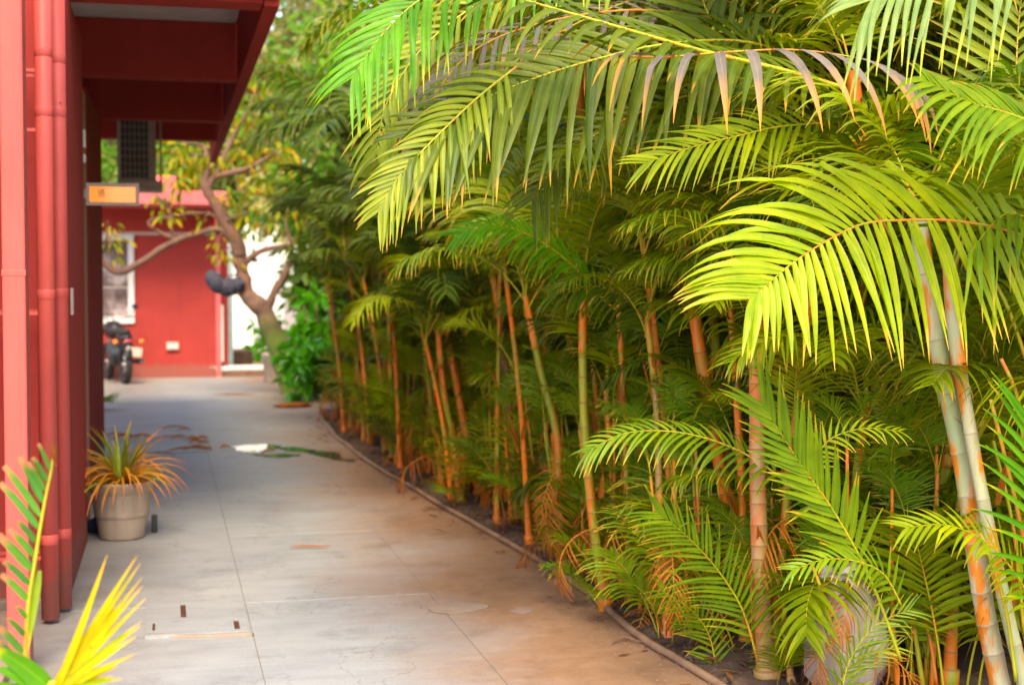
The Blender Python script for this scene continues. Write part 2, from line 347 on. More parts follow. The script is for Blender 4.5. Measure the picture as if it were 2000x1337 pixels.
for p in ep:
    for k in range(NX + 1):
        t = k / NX; x = p.x + .012 + (6.0 - p.x) * t ** 1.6
        z = .004 + min(1, t * 9) * (.02 + .035 * noise.noise(Vector((x * 3, p.y * 3, 0))) + .02 * noise.noise(Vector((x * 11, p.y * 11, 2))))
        sb.v.append(Vector((x, p.y, max(z, .003))))
for i in range(len(ep) - 1):
    for k in range(NX):
        a = i * (NX + 1) + k; sb.face([a, a + 1, a + NX + 2, a + NX + 1], 0, smooth=True)
sb.obj('soil_bed', 'soil', kind='structure')
# litter and clods in the bed and crumbs of soil spilling over the hose
def crumbs(nm, n, fx, mat, lo, hi, label):
    s = MB()
    for _ in range(n):
        x, y = fx(); r_ = random.uniform(lo, hi); c = Vector((x, y, .012 + r_ * .3)); b = len(s.v)
        for d in ((1, 0, 0), (0, 1, 0), (-1, 0, 0), (0, -1, 0), (0, 0, .8), (0, 0, -.5)):
            s.v.append(c + Vector(d) * r_ * random.uniform(.6, 1.3))
        for q in ((0, 1, 4), (1, 2, 4), (2, 3, 4), (3, 0, 4), (1, 0, 5), (2, 1, 5), (3, 2, 5), (0, 3, 5)): s.face([b + i for i in q])
    o = s.obj(nm, mat); o['kind'] = 'stuff'; o['label'] = label; return o
def edge_x(y):
    for (x0, y0), (x1, y1) in zip(EDGE, EDGE[1:]):
        if y0 <= y <= y1: return x0 + (x1 - x0) * (y - y0) / (y1 - y0)
    return EDGE[-1][0]
def bedspot():
    y = random.uniform(3, 17); return edge_x(y) + .02 + abs(random.gauss(0, .45)), y
def spill():
    y = random.uniform(4, 16); return edge_x(y) - .015 - abs(random.gauss(0, .10)), y
crumbs('soil_clods', 3500, bedspot, 'soil', .004, .022, 'dark crumbly clods of soil under the palms')
o = crumbs('spilled_soil', 2500, spill, 'pipe', .001, .0042, 'fine soil crumbs spilled along the hose onto the path')
s = MB(); lr = random.Random(77)
for _ in range(1300):
    y = lr.uniform(3.2, 16.5); x = edge_x(y) + (abs(lr.gauss(.12, .45)) if lr.random() < .93 else -abs(lr.gauss(0, .12))); a_ = lr.uniform(0, 6.28); L = lr.uniform(.02, .11); d = Vector((math.cos(a_), math.sin(a_), lr.uniform(-.1, .25))).normalized(); W = Vector((-math.sin(a_), math.cos(a_), 0)); N_ = d.cross(W)
    p = Vector((x, y, .035 if x > edge_x(y) + .03 else .006)); s.blade([p, p + d * L * .5, p + d * L], [W] * 3, [N_] * 3, [.002, L * .09 + .002, .001], lr.random(), 0, .4)
M['l_litter'] = leafmat('litter', (.13, .06, .025), (.36, .15, .04), (.2, .1, .05), .9, .2, .8)
o = s.obj('leaf_litter', 'l_litter', kind='stuff'); o['label'] = 'brown and orange scraps of dry leaflets littering the soil bed'
def grime():
    return random.uniform(-.55, 1.9), random.uniform(4.6, 17)
crumbs('grit', 350, grime, 'grout', .001, .0035, 'fine grit scattered on the path')
def patch(name, pts, z, mat, jit=.015, **kw):
    s = MB(); P_ = smoothpath([Vector((x, y, z)) for x, y in pts + [pts[0]]], 5)[:-1]
    for p in P_: p.x += random.uniform(-jit, jit); p.y += random.uniform(-jit, jit)
    s.v = P_ + [p - Vector((0, 0, .0035)) for p in P_]; n_ = len(P_); s.face(list(range(n_)))
    for k in range(n_): s.face([k, n_ + k, n_ + (k + 1) % n_, (k + 1) % n_])
    return s.obj(name, mat, **kw)
def pp(lst): return [(G(x, y).x, G(x, y).y) for x, y in lst]
patch('puddle', pp([(456, 872), (500, 868), (545, 869), (548, 875), (530, 879), (505, 883), (520, 888), (495, 887), (470, 881)]), .003, 'water', .035, kind='structure')
patch('puddle', pp([(552, 874), (580, 873), (600, 877), (655, 884), (690, 901), (655, 897), (615, 888), (600, 883), (560, 881)]), .003, 'water', .04, kind='structure')
patch('puddle', pp([(500, 888), (540, 886), (590, 889), (560, 893), (520, 892)]), .003, 'water', .03, kind='structure')
M['mortar'] = painted('pale_mortar', (.33, .25, .20), (.24, .18, .14), .8, 8, .4)
patch('pale_stain', pp([(836, 1186), (880, 1176), (905, 1178), (955, 1183), (930, 1191), (880, 1197), (845, 1194)]), .004, 'mortar', .006, kind='structure')
patch('pale_stain', pp([(995, 1193), (1020, 1187), (1042, 1192), (1020, 1197)]), .004, 'mortar', .004, kind='structure')

# drain cover slab with lifting slots
dc = thing('drain_cover', 'concrete drain cover with rusty lifting slots set in the path left of the joint', 'drain cover')
def gx(px, py): return G(px, py).x
x0, x1 = G(284, 1232).x, .338; ya, yb = G(400, 1240).y, G(400, 1174).y
slots = []
for (pa, pb, qa, qb) in ((353, 363, 1182, 1210), (298, 303, 1219, 1236), (457, 467, 1213, 1233)):
    c0 = G((pa + pb) / 2, (qa + qb) / 2); wd = (pb - pa) / 2 * c0.y / FPX * 1.05
    slots.append((c0.x - wd, c0.x + wd, G((pa + pb) / 2, qb).y, G((pa + pb) / 2, qa).y))
xs = sorted({x0, x1, *[v for s_ in slots for v in s_[:2]]}); ys = sorted({ya, yb, *[v for s_ in slots for v in s_[2:]]})
s = MB()
for i in range(len(xs) - 1):
    for j in range(len(ys) - 1):
        cx, cy = (xs[i] + xs[i + 1]) / 2, (ys[j] + ys[j + 1]) / 2
        if any(a < cx < b_ and c < cy < d for a, b_, c, d in slots): continue
        s.box(xs[i], xs[i + 1], ys[j], ys[j + 1], -.006, .013)
s.obj('slab', 'conc', dc)
for a, b_, c, d in slots:
    MB().box(a + .0015, b_ - .0015, c + .0015, d - .0015, -.004, .0035).obj('slot_lining', 'rust', dc)
rp = smoothpath([G(290, 1242) + Vector((0, 0, .004)), G(350, 1243), G(420, 1242), G(470, 1239), G(494, 1240)], 4)
MB().tube(rp, [.012 + .004 * noise.noise(p * 20) for p in rp], 8).obj('mortar_ridge', 'mortar', dc)

# dry leaves, sticks and bits of brick on the concrete
def dryleaf(L, W, curl):
    s = MB(); n_ = 7; pts = []; 
    for i in range(n_):
        u = i / (n_ - 1); pts.append(Vector((L * (u - .5), .1 * L * math.sin(u * 2.5), .006 + curl * math.sin(u * 3.1))))
    s.blade(pts, [Vector((0, 1, .25)).normalized()] * n_, [Vector((0, -.25, 1)).normalized()] * n_, [max(.001, W * math.sin(math.pi * (.08 + .86 * i / (n_ - 1)))) for i in range(n_)], .5, fold=.5)
    return s.mesh('dry_leaf', 'l_dry')
DL = [dryleaf(.22, .018, .03), dryleaf(.14, .03, .02), dryleaf(.30, .014, .02)]
for (px, py, k, sc_) in ((225, 854, 2, 1.3), (245, 858, 0, 1.2), (275, 859, 0, 1.3), (330, 857, 2, 1.0), (352, 858, 0, 1), (375, 860, 1, 1), (383, 865, 1, 1), (395, 858, 1, .9), (398, 866, 1, .8), (405, 878, 1, .7), (365, 882, 2, 1.3), (385, 881, 0, 1.2), (440, 875, 1, .8), (310, 890, 2, 1.), (340, 838, 2, 1.1), (360, 842, 0, .8), (520, 882, 1, .6)):
    o = link(DL[k], 'dry_leaf', None, G(px, py), (0, 0, random.uniform(-.4, .4)), sc_)
    tag(o, 'small red-brown dry leaf fallen on the path near the puddle', 'dry leaf', 'dry leaves fallen on the path near the puddle')
for (px, py, nm, lb, ln) in ((605, 1070, 'dry_leaf', 'thin red-brown leaf strip lying alone on the blue-grey middle of the path', .23), (455, 771, 'palm_sheath', 'long dry orange-brown palm sheath lying across the far yard before the red wall', .6)):
    c = G(px, py); pts = [c + Vector((ln * (u / 6 - .5), .02 * math.sin(u), .012)) for u in range(7)]
    s = MB().blade(pts, [Vector((0, 1, 0))] * 7, [Vector((0, 0, 1))] * 7, [.004 + .02 * math.sin(math.pi * u / 6) * ln * 2 for u in range(7)], .3, fold=.4)
    tag(s.obj(nm, 'l_dry'), lb, 'dry leaf')
c = G(1225, 1258); o = MB().tube(smoothpath([c + Vector((-.06, .02, .006)), c + Vector((.0, .05, .02)), c + Vector((.06, .0, .01)), c + Vector((.13, -.02, .006))]), [.004] * 13, 6).obj('twig', 'bark')
tag(o, 'small bent twig lying beside the hose near the bottom of the picture', 'twig')
o = MB().blob(G(592, 794) + Vector((-.12, 0, .02)), (.22, .12, .035), nz=.5, fr=5).obj('leaf_pile', 'l_dry'); tag(o, 'low reddish pile of dry leaves at the foot of the vivid green shrubs', 'leaf pile')

# ------------------------------------------------------------------ red building on the left
B = thing('red_building', 'red painted building with beamed canopy along the left side of the path', 'building')
def part(nm, mat, parent, *bx, bev=.0):
    s = MB()
    for q in bx: s.box(*q)
    o = s.obj(nm, mat, parent)
    if bev: bevel(o, bev)
    return o
part('wall', 'red', B, (-4.5, -.66, 6.98, 13.3, -.04, 3.7), (-4.5, -.92, 5.45, 6.978, -.04, 3.7))
part('pier', 'red', B, (-.658, -.466, 6.98, 8.745, -.01, 2.96), bev=.006)
part('door_jamb', 'beige', B, (-.658, -.48, 8.80, 9.32, -.01, 2.7), bev=.004)
part('pilaster', 'red', B, (-.658, -.552, 10.9, 13.31, -.01, 2.96), bev=.006)
part('plinth', 'mortar', B, (-.90, -.60, 5.0, 6.70, -.01, .05), (-.90, -.50, 6.9, 6.975, -.01, .05), bev=.01)
part('canopy_slab', 'white_ceiling', B, (-.657, .50, 7.6, 17.2, 3.372, 3.5))
part('canopy_fascia', 'redlit', B, (-.657, .59, 7.52, 7.598, 3.0, 3.62), bev=.004)
part('edge_beam', 'red', B, (.512, .592, 7.6, 17.3, 2.968, 3.52), bev=.005)
for y, dz in ((7.62, 3.0), (10.35, 2.968), (13.0, 2.975)):
    if y < 8: part('canopy_beam', 'red', B, (-.657, .508, 7.601, 7.83, 2.985, 3.368), bev=.004)
    else: part('canopy_beam', 'red', B, (-.657, .508, y, y + .16, dz, 3.368), bev=.004)
part('canopy_beam', 'red', B, (-1.2, .508, 14.7, 14.86, 2.975, 3.368), bev=.004)
part('canopy_beam', 'red', B, (-1.2, .508, 17.0, 17.16, 3.2, 3.368), bev=.004)
part('inner_ceiling', 'white_ceiling', B, (-4.4, -.659, 13.31, 17.2, 3.37, 3.5))
def pipe(px, y, r_, couplings, bot=0.0):
    c = P(px, 700, y); s = MB(); top = 3.75
    o = s.tube([(c.x, c.y, bot), (c.x, c.y, top)], r_, 20).obj('drain_pipe', 'redp', B)
    for pyc in couplings:
        z = P(px, pyc, y).z; MB().lathe([(r_ + .0005, z - .022), (r_ + .002, z - .02), (r_ + .002, z + .02), (r_ + .0005, z + .022)], 20, 0, (c.x, c.y, 0)).obj('coupling', 'redp', o)
        s2 = MB().box(-.92, c.x - r_ * .6, c.y - .012, c.y + .012, z - .09, z - .075); s2.obj('pipe_clip', 'redp', o)
    return o
c = P(32, 700, 5.75); dp = MB().box(c.x - .046, c.x + .040, 5.72, 5.86, 0, 3.72).obj('square_downpipe', 'redp', B); bevel(dp, .008)
z = P(32, 533, 5.72).z; bevel(MB().box(c.x - .0475, c.x + .0415, 5.7185, 5.8615, z - .012, z + .012).obj('coupling', 'redp', dp), .002)
pipe(92, 6.62, .0385, (102, 218, 575, 1052), .02)
pipe(119, 6.84, .036, (115, 220, 572, 1040), .02)
part('switch_box', 'trim', B, (-.4655, -.452, 7.42, 7.50, P(137, 615, 7.45).z, P(137, 562, 7.45).z), bev=.003)
part('wall_lamp', 'whitep', B, (-.4795, -.46, 8.9, 8.96, P(168, 288, 8.9).z, P(168, 252, 8.9).z), bev=.01)
part('wall_lamp', 'whitep', B, (-.4795, -.46, 8.9, 8.96, P(168, 318, 8.9).z, P(168, 300, 8.9).z), bev=.01)
cb = smoothpath([P(118, 200, 6.8), P(128, 230, 7.2), P(145, 262, 8.2), P(165, 330, 9.0)], 4)
MB().tube(cb, .003, 6).obj('cable', 'blackm', B)

# projecting sign
a = P(168, 380, 9.05); b2 = P(272, 380, 9.05); zt = P(220, 358, 9.05).z; zb = P(220, 402, 9.05).z
S = thing('hanging_sign', 'small orange projecting sign in a beige frame on the red pier', 'sign', (a.x, 9.05, (zt + zb) / 2))
wS = b2.x - a.x; hS = zt - zb
s = MB(); fr = .021
s.box(0, wS, -.02, .02, hS / 2 - fr, hS / 2); s.box(0, wS, -.02, .02, -hS / 2, -hS / 2 + fr); s.box(0, fr, -.02, .02, -hS / 2 + fr, hS / 2 - fr); s.box(wS - fr, wS, -.02, .02, -hS / 2 + fr, hS / 2 - fr)
bevel(s.obj('frame', 'trim', S), .004)
sg = M['yellow_sign'].node_tree.nodes['Principled BSDF']; sg.inputs['Emission Color'].default_value = (1, .28, .04, 1); sg.inputs['Emission Strength'].default_value = .22  # weak orange glow added to the panel in place of reflected light
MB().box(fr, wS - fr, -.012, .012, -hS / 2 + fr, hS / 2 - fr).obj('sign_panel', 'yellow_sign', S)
tcu = bpy.data.curves.new('letters', 'FONT'); tcu.body = 'IfI'; tcu.size = .07; tcu.extrude = .0008; tcu.materials.append(M['ink'])
to = bpy.data.objects.new('letters', tcu); col.objects.link(to)
dg = bpy.context.evaluated_depsgraph_get(); me = bpy.data.meshes.new_from_object(to.evaluated_get(dg)); bpy.data.objects.remove(to)
lt = link(me, 'lettering', S, (fr + .050, -.0135, -.017), (R(90), 0, 0), (.75, 1, 1))
part('bracket', 'greymetal', S, (-.03, 0, -.008, .008, -.03, .03))

# barred outdoor unit hung under the canopy
AY = 14.55; a = P(233, 352, AY); b2 = P(304, 238, AY)
A = thing('air_conditioner', 'barred outdoor air conditioner hung on a steel shelf under the dark canopy', 'air conditioner', (a.x, AY, a.z))
W_, H_ = b2.x - a.x, b2.z - a.z + .04
s = MB(); s.box(0, W_, .012, .30, 0, H_); bevel(s.obj('casing', 'greymetal', A), .008)
gw = W_ * .80
MB().box(.015, gw, .004, .0115, .02, H_ - .02).obj('grille_back', 'grille', A)
for k in range(7): MB().box(.015 + (gw - .015) * k / 6 - .003, .015 + (gw - .015) * k / 6 + .003, -.004, .002, .02, H_ - .02).obj('grille_bar', 'greymetal', A)
for k in range(9):
    z = .02 + (H_ - .04) * k / 8; MB().box(.012, gw + .003, -.009, -.0045, z - .003, z + .003).obj('grille_bar', 'greymetal', A)
MB().box(-.02, W_ + .06, -.02, .33, -.10, -.002).obj('shelf', 'greymetal', A)
for x in (-.012, W_ + .045):
    MB().box(x - .01, x + .01, .14, .16, -.1, 3.37 - a.z).obj('hanger', 'greymetal', A)

# ------------------------------------------------------------------ potted plant by the pier
def strap(L, e0, e1, W, rnd, n_=8, mat='l_spider', org=Vector((0, 0, 0)), az=0):
    s = MB(); p = Vector((0, 0, 0)); pts = [p.copy()]; wv = []; nv = []; hd = Vector((math.cos(az), math.sin(az), 0)); sdv = Vector((-math.sin(az), math.cos(az), 0))
    for i in range(n_):
        u = i / (n_ - 1); e = e0 + (e1 - e0) * u ** .9; d = hd * math.cos(e) + Vector((0, 0, 1)) * math.sin(e)
        wv.append(sdv); nv.append(d.cross(sdv) * -1); p = p + d * L / (n_ - 1); pts.append(p.copy())
    pts = [q + org for q in pts[:n_]]
    s.blade(pts, wv, nv, [max(.0008, W * min(1, .6 + u_ * 2) * (1 - u_ ** 2.4)) for u_ in [i / (n_ - 1) for i in range(n_)]], rnd, fold=.45)
    return s
pc = G(237, 1056); PT = thing('potted_plant', 'potted plant with arching orange and green strap leaves beside the red pier', 'potted plant', (pc.x, pc.y + .13, 0))
MB().lathe([(0.0, .008), (.125, .008), (.128, .0), (.134, .01), (.150, .12), (.1515, .13), (.157, .135), (.159, .15), (.175, .275), (.178, .28), (.188, .29), (.196, .33), (.200, .338), (.196, .345), (.183, .344), (.178, .335), (.170, .30), (0, .298)], 36).obj('pot', 'pot', PT)
MB().lathe([(0, .312), (.09, .318), (.174, .308)], 20).obj('soil', 'soil', PT)
rp = random.Random(5)
for k in range(96):
    az = rp.uniform(0, 6.283); inner = k < 22; e0 = R(rp.uniform(60, 88)) if inner else R(rp.uniform(20, 70)); e1 = R(rp.uniform(0, 45)) if inner else R(rp.uniform(-85, -30))
    L = rp.uniform(.28, .40) if inner else rp.uniform(.32, .50)
    st = strap(L, e0, e1, rp.uniform(.009, .014), rp.random(), az=az, org=Vector((math.cos(az) * .03, math.sin(az) * .03, .33 + (.03 if inner else 0))))
    st.obj('leaf', 'l_spiderg' if (inner and rp.random() < .75) or rp.random() < .12 else 'l_spider', PT)
o = MB().blob(G(186, 1040) + Vector((0, .05, .035)), (.065, .07, .045), nz=.5).obj('cloth_bundle', 'navy'); tag(o, 'small navy blue cloth bundle on the ground left of the clay pot', 'cloth bundle')
o = MB().box(0, .035, 0, .04, 0, .11); o = o.obj('dark_block', 'blackm'); o.location = G(296, 1040); bevel(o, .008); tag(o, 'small black block standing on the path behind the clay pot', 'block')

# ------------------------------------------------------------------ far red building, yard things
FY = 24.35; FB = thing('far_building', 'red building closing the far end of the path with pink-lit roof slab', 'building')
part('wall', 'red', FB, (-5, .80, FY, FY + .22, -.01, 2.36))
part('skirting', 'red', FB, (-5, .79, FY - .03, FY - .002, -.01, .16))
part('trim_band', 'trim', FB, (-5, .80, FY - .035, FY + .2, 2.362, 2.41))
part('lintel', 'red', FB, (-5, .80, FY - .02, FY + .25, 2.412, 2.80))
part('roof_slab', 'redlit', FB, (-5, .95, FY - 1.25, FY + 1.5, 2.80, 3.02), bev=.01)
part('parapet', 'redlit', FB, (P(303, 360, FY).x, P(346, 360, FY).x, FY + .3, FY + .7, 3.021, P(320, 343, FY + .3).z), bev=.01)
part('back_wall', 'red', FB, (-5, .93, FY + 3.0, FY + 3.2, 0, 2.8))
part('corner_post', 'redlit', FB, (.803, .885, FY - .05, FY + .25, -.01, 2.36))
part('door_jamb', 'red', FB, (.89, 1.02, FY + .3, FY + 2.9, -.01, 2.5))
part('door_strip', 'whitep', FB, (.888, .93, FY + .02, FY + .28, .25, 1.2))
part('door_step', 'whitep', FB, (.70, 1.78, FY - .02, FY + .5, .10, .165), bev=.01)
part('step_riser', 'bark', FB, (.71, 1.77, FY - .01, FY + .48, -.01, .098))
WF = MB(); wx0, wx1, wz0, wz1 = -1.75, P(262, 500, FY).x, P(230, 632, FY).z, P(230, 455, FY).z - .02
for q in ((wx0, wx1, wz1 - .10, wz1), (wx0, wx1, wz0, wz0 + .12), (wx1 - .10, wx1, wz0 + .12, wz1 - .1), (wx0, wx0 + .1, wz0 + .12, wz1 - .1)): WF.box(q[0], q[1], FY - .05, FY - .002, q[2], q[3])
wf = WF.obj('window', 'whitep', FB); bevel(wf, .012)
MB().box(wx0 + .1, wx1 - .1, FY - .02, FY - .003, wz0 + .12, wz1 - .1).obj('pane', 'glass', wf)
MB().box(wx0 + .1, wx1 - .1, FY - .03, FY - .021, 1.48, 1.51).obj('bar', 'greymetal', wf)
bx = P(337, 675, FY); o = MB().box(bx.x - .10, bx.x + .10, FY - .06, FY - .032, bx.z - .065, bx.z + .065).obj('socket_box', 'trim'); bevel(o, .01)
tag(o, 'small beige socket box low on the far red wall', 'socket box')
MB().box(bx.x - .07, bx.x - .01, FY - .066, FY - .0605, bx.z - .03, bx.z + .03).obj('socket', 'whitep', o); MB().box(bx.x + .015, bx.x + .07, FY - .066, FY - .0605, bx.z - .03, bx.z + .03).obj('socket', 'whitep', o)
o = MB().box(.2, 2.85, 36, 36.25, -.02, 2.6).obj('white_wall', 'whitewall'); tag(o, 'bright white wall beyond the opening at the far end', 'wall')
o = MB().box(1.03, 1.20, 26.9, 27.0, .0, 2.5).obj('gate_leaf', plain('gate_teal', (.45, .66, .66), .5)); tag(o, 'pale blue-green gate leaf standing open in the far doorway', 'gate')
o = MB().box(1.05, 1.6, 27.5, 28.1, -.01, .28).obj('planter_trough', 'barkdark'); bevel(o, .02); tag(o, 'low dark trough on the ground beyond the far doorway step', 'trough')
pc2 = G(533, 747); o = MB().lathe([(0, 0), (.12, 0), (.125, .01), (.15, .40), (.165, .41), (.165, .46), (.15, .465), (.14, .45), (0, .44)], 24).obj('planter', 'pot'); o.location = pc2 + Vector((0, .15, 0))
tag(o, 'tall pale clay planter beside the far doorway step', 'planter')

# scooter, seen from behind, mostly hidden by the pilaster
bc = G(248, 750); SCT = thing('motorcycle', 'black motorcycle parked by the far red wall seen from behind', 'motorcycle', (bc.x, bc.y, 0), R(14))
def tyre(y, r_):
    s = MB(); n_ = 28; pr = [(-.05, r_ - .03), (-.045, r_ - .008), (-.02, r_), (.02, r_), (.045, r_ - .008), (.05, r_ - .03), (.03, r_ - .09), (-.03, r_ - .09)]
    for k in range(n_):
        a = 2 * math.pi * k / n_
        for x, q in pr: s.v.append(Vector((x, y + q * math.cos(a), r_ + q * math.sin(a))))
    m_ = len(pr)
    for k in range(n_):
        for j in range(m_): s.face([k * m_ + j, k * m_ + (j + 1) % m_, ((k + 1) % n_) * m_ + (j + 1) % m_, ((k + 1) % n_) * m_ + j], 0, smooth=True)
    o = s.obj('wheel', 'rubber', SCT)
    t = MB(); t.tube([(-.045, y, r_), (.045, y, r_)], .035, 12)
    for k in range(6):
        a = k * math.pi / 3; t.tube([(0, y, r_), (0, y + (r_ - .06) * math.cos(a), r_ + (r_ - .06) * math.sin(a))], .012, 6)
    t.obj('rim', 'steel', o)
tyre(.10, .30); tyre(1.35, .30)
MB().blob((0, .45, .80), (.13, .48, .07), nz=.1).obj('seat', 'rubber', SCT)
MB().blob((0, .95, .82), (.16, .28, .15), nz=.05).obj('fuel_tank', 'blackm', SCT)
MB().blob((0, .75, .45), (.15, .32, .20), nz=.3).obj('engine', 'grille', SCT)
MB().blob((0, .18, .72), (.12, .26, .09), nz=.1).obj('tail_cowl', 'blackm', SCT)
MB().tube([(-.17, .05, .42), (-.17, .5, .40)], .05, 10).tube([(.13, .30, .33), (.13, .9, .35)], .02, 8).obj('frame_rail', 'blackm', SCT)
MB().tube(smoothpath([(-.09, -.17, .60), (-.02, -.18, .66), (.06, -.17, .60)]), .02, 8).obj('grab_rail', 'blackm', SCT)
o = MB().blob((0, -.13, .66), (.075, .03, .04), nz=0).obj('tail_light', 'redlens', SCT)
o = MB().box(-.12, .12, -.20, -.19, .44, .58).obj('number_plate', 'plate', SCT); o.rotation_euler = (0, R(8), 0); bevel(o, .01)
for x in (-.2, .2):
    MB().tube([(x * .3, -.10, .66), (x * .85, -.12, .66)], .009, 6).obj('indicator_stalk', 'blackm', SCT); MB().blob((x, -.13, .66), (.042, .045, .038), nz=0).obj('indicator', 'amber', SCT)
MB().tube([(.20, -.12, .36), (.16, .5, .33)], [.045, .035], 12).obj('exhaust', 'blackm', SCT); MB().tube([(.203, -.14, .361), (.2, -.10, .36)], .035, 12).obj('exhaust_tip', 'steel', SCT)
MB().tube(smoothpath([(0, -.17, .40), (0, -.12, .58), (0, .05, .66), (0, .35, .60)]), [.05, .06, .07, .07, .07, .07, .07, .07, .07, .07, .07, .07, .05], 10).obj('mudguard', 'blackm', SCT)
MB().tube([(-.35, 1.02, 1.02), (-.1, 1.15, 1.0), (.1, 1.15, 1.0), (.35, 1.02, 1.02)], .014, 8).obj('handlebar', 'steel', SCT)
MB().tube([(0, 1.1, 1.0), (0, 1.35, .3)], .03, 8).obj('fork', 'steel', SCT)
for x in (-.36, .36): MB().tube([(x * .8, 1.05, 1.02), (x, 1.0, 1.17)], .006, 6).blob((x, .99, 1.19), (.06, .012, .04), nz=0).obj('mirror', 'blackm', SCT)

# ------------------------------------------------------------------ fronds
def leaflet_geo(s, p0, T, S, N, ang, L, W, droop, rnd, segs=6, lift=.15, mi=0, fold=.24, twist=0):
    d = (S * math.sin(ang) + T * math.cos(ang) + N * lift).normalized(); p = p0.copy(); pts = []; wv = []; nv = []; wd = []; st = L / segs
    wob = (rnd * 7.3 % 1 - .5) * 1.1; wob2 = (rnd * 13.7 % 1 - .5) * .9; brk = (rnd * 31.1 % 1) < .05
    for i in range(segs + 1):
        u = i / segs; wvv = (T - d * T.dot(d)); wvv = wvv.normalized() if wvv.length > 1e-4 else N
        nn = d.cross(wvv).normalized()
        if nn.dot(N) < 0: nn = -nn
        if twist: wvv = (wvv * math.cos(twist) + nn * math.sin(twist)).normalized(); nn = d.cross(wvv).normalized()
        pts.append(p.copy()); wv.append(wvv); nv.append(nn)
        wd.append(max(.0007, W * min(1, .5 + u * 2.6) * (1 - u ** 2.3)))
        d = (d + Vector((0, 0, -1)) * droop * st * (0.5 + u * 1.4) + (wvv * wob + nn * wob2) * st + (Vector((0, 0, -.9)) if brk and i == segs // 2 else Vector((0, 0, 0)))).normalized(); p = p + d * st
    s.blade(pts, wv, nv, wd, rnd, mi, fold)
def frames(path_, N0):
    out = []; n_ = len(path_)
    for i in range(n_):
        T = (path_[min(i + 1, n_ - 1)] - path_[max(i - 1, 0)]).normalized(); S = N0.cross(T).normalized(); out.append((T, S, T.cross(S).normalized()))
    return out
def samp(pts, t):
    f_ = t * (len(pts) - 1); i = min(int(f_), len(pts) - 2); return pts[i].lerp(pts[i + 1], f_ - i), i

# generic frond meshes: base at the origin, growing up and out along +X
def frond_mesh(L, e0, e1, nl, LL, W, droop, mats, rnd, petiole=.22, r0=.008, side=.1, tipA=28, baseA=68, lift=.25, young=False, gap=0):
    s = MB(); n_ = 22; p = Vector((0, 0, 0)); pts = []
    for i in range(n_ + 1):
        u = i / n_; e = e0 + (e1 - e0) * u ** 1.35; b_ = side * u * u
        pts.append(p.copy()); p = p + Vector((math.cos(e) * math.cos(b_), math.cos(e) * math.sin(b_), math.sin(e))) * L / n_
    fr = []
    for i in range(n_ + 1):
        T = (pts[min(i + 1, n_)] - pts[max(i - 1, 0)]).normalized(); S = Vector((0, 0, 1)).cross(T)
        S = S.normalized() if S.length > .05 else Vector((0, 1, 0)); fr.append((T, S, T.cross(S).normalized()))
    s.tube(pts, [r0 * (1 - .82 * i / n_) for i in range(n_ + 1)], 6, mi=1)
    for k in range(nl):
        t = petiole + (1 - petiole) * (k + .5) / nl; v = (t - petiole) / (1 - petiole)
        for sg in (-1, 1):
            if rnd.random() < gap: continue
            q, i = samp(pts, min(t + rnd.uniform(-.004, .004), 1)); T, S, N = fr[i]
            pl = (.55 + .6 * math.sin(math.pi * min(1, .18 + v * .62))) * (1 - .55 * max(0, v - .6) / .4)
            leaflet_geo(s, q, T, S * sg, N, R(baseA + (tipA - baseA) * v + rnd.uniform(-5, 5)), LL * pl * rnd.uniform(.9, 1.1), W * (.75 + .35 * math.sin(math.pi * (.2 + .6 * v))), droop * rnd.uniform(.75, 1.3), rnd.random(), 5, lift + rnd.uniform(-.08, .08))
    return s.mesh('frond', mats)
fr_ = random.Random(3)
def fset(mat, n_, big=True, rm='rachis'):
    out = []
    for k in range(n_):
        if big: out.append(frond_mesh(fr_.uniform(1.15, 1.45), R(fr_.uniform(68, 82)), R(fr_.uniform(-45, -5)), 34, fr_.uniform(.36, .44), .0125, fr_.uniform(2.2, 4.2), [mat, rm], fr_, side=fr_.uniform(-.5, .5)))
        else: out.append(frond_mesh(fr_.uniform(.6, .85), R(fr_.uniform(75, 86)), R(fr_.uniform(-10, 35)), 22, fr_.uniform(.24, .32), .009, fr_.uniform(1.5, 3.5), [mat, rm], fr_, petiole=.3, r0=.005, side=fr_.uniform(-.5, .5)))
    return out
F = {'mid': fset('l_mid', 4), 'olive': fset('l_olive', 3), 'dark': fset('l_dark', 4), 'green': fset('l_green', 3),
     'ymid': fset('l_mid', 3, False), 'ygreen': fset('l_green', 4, False), 'yolive': fset('l_olive', 3, False), 'ydark': fset('l_dark', 2, False)}
F['dry'] = [frond_mesh(.7, R(40), R(-80), 16, .26, .006, 7, ['l_dry', 'rachis_o'], fr_, petiole=.2, r0=.006, gap=.25) for _ in range(3)]
F['vfar'] = fset('l_vivid', 2)

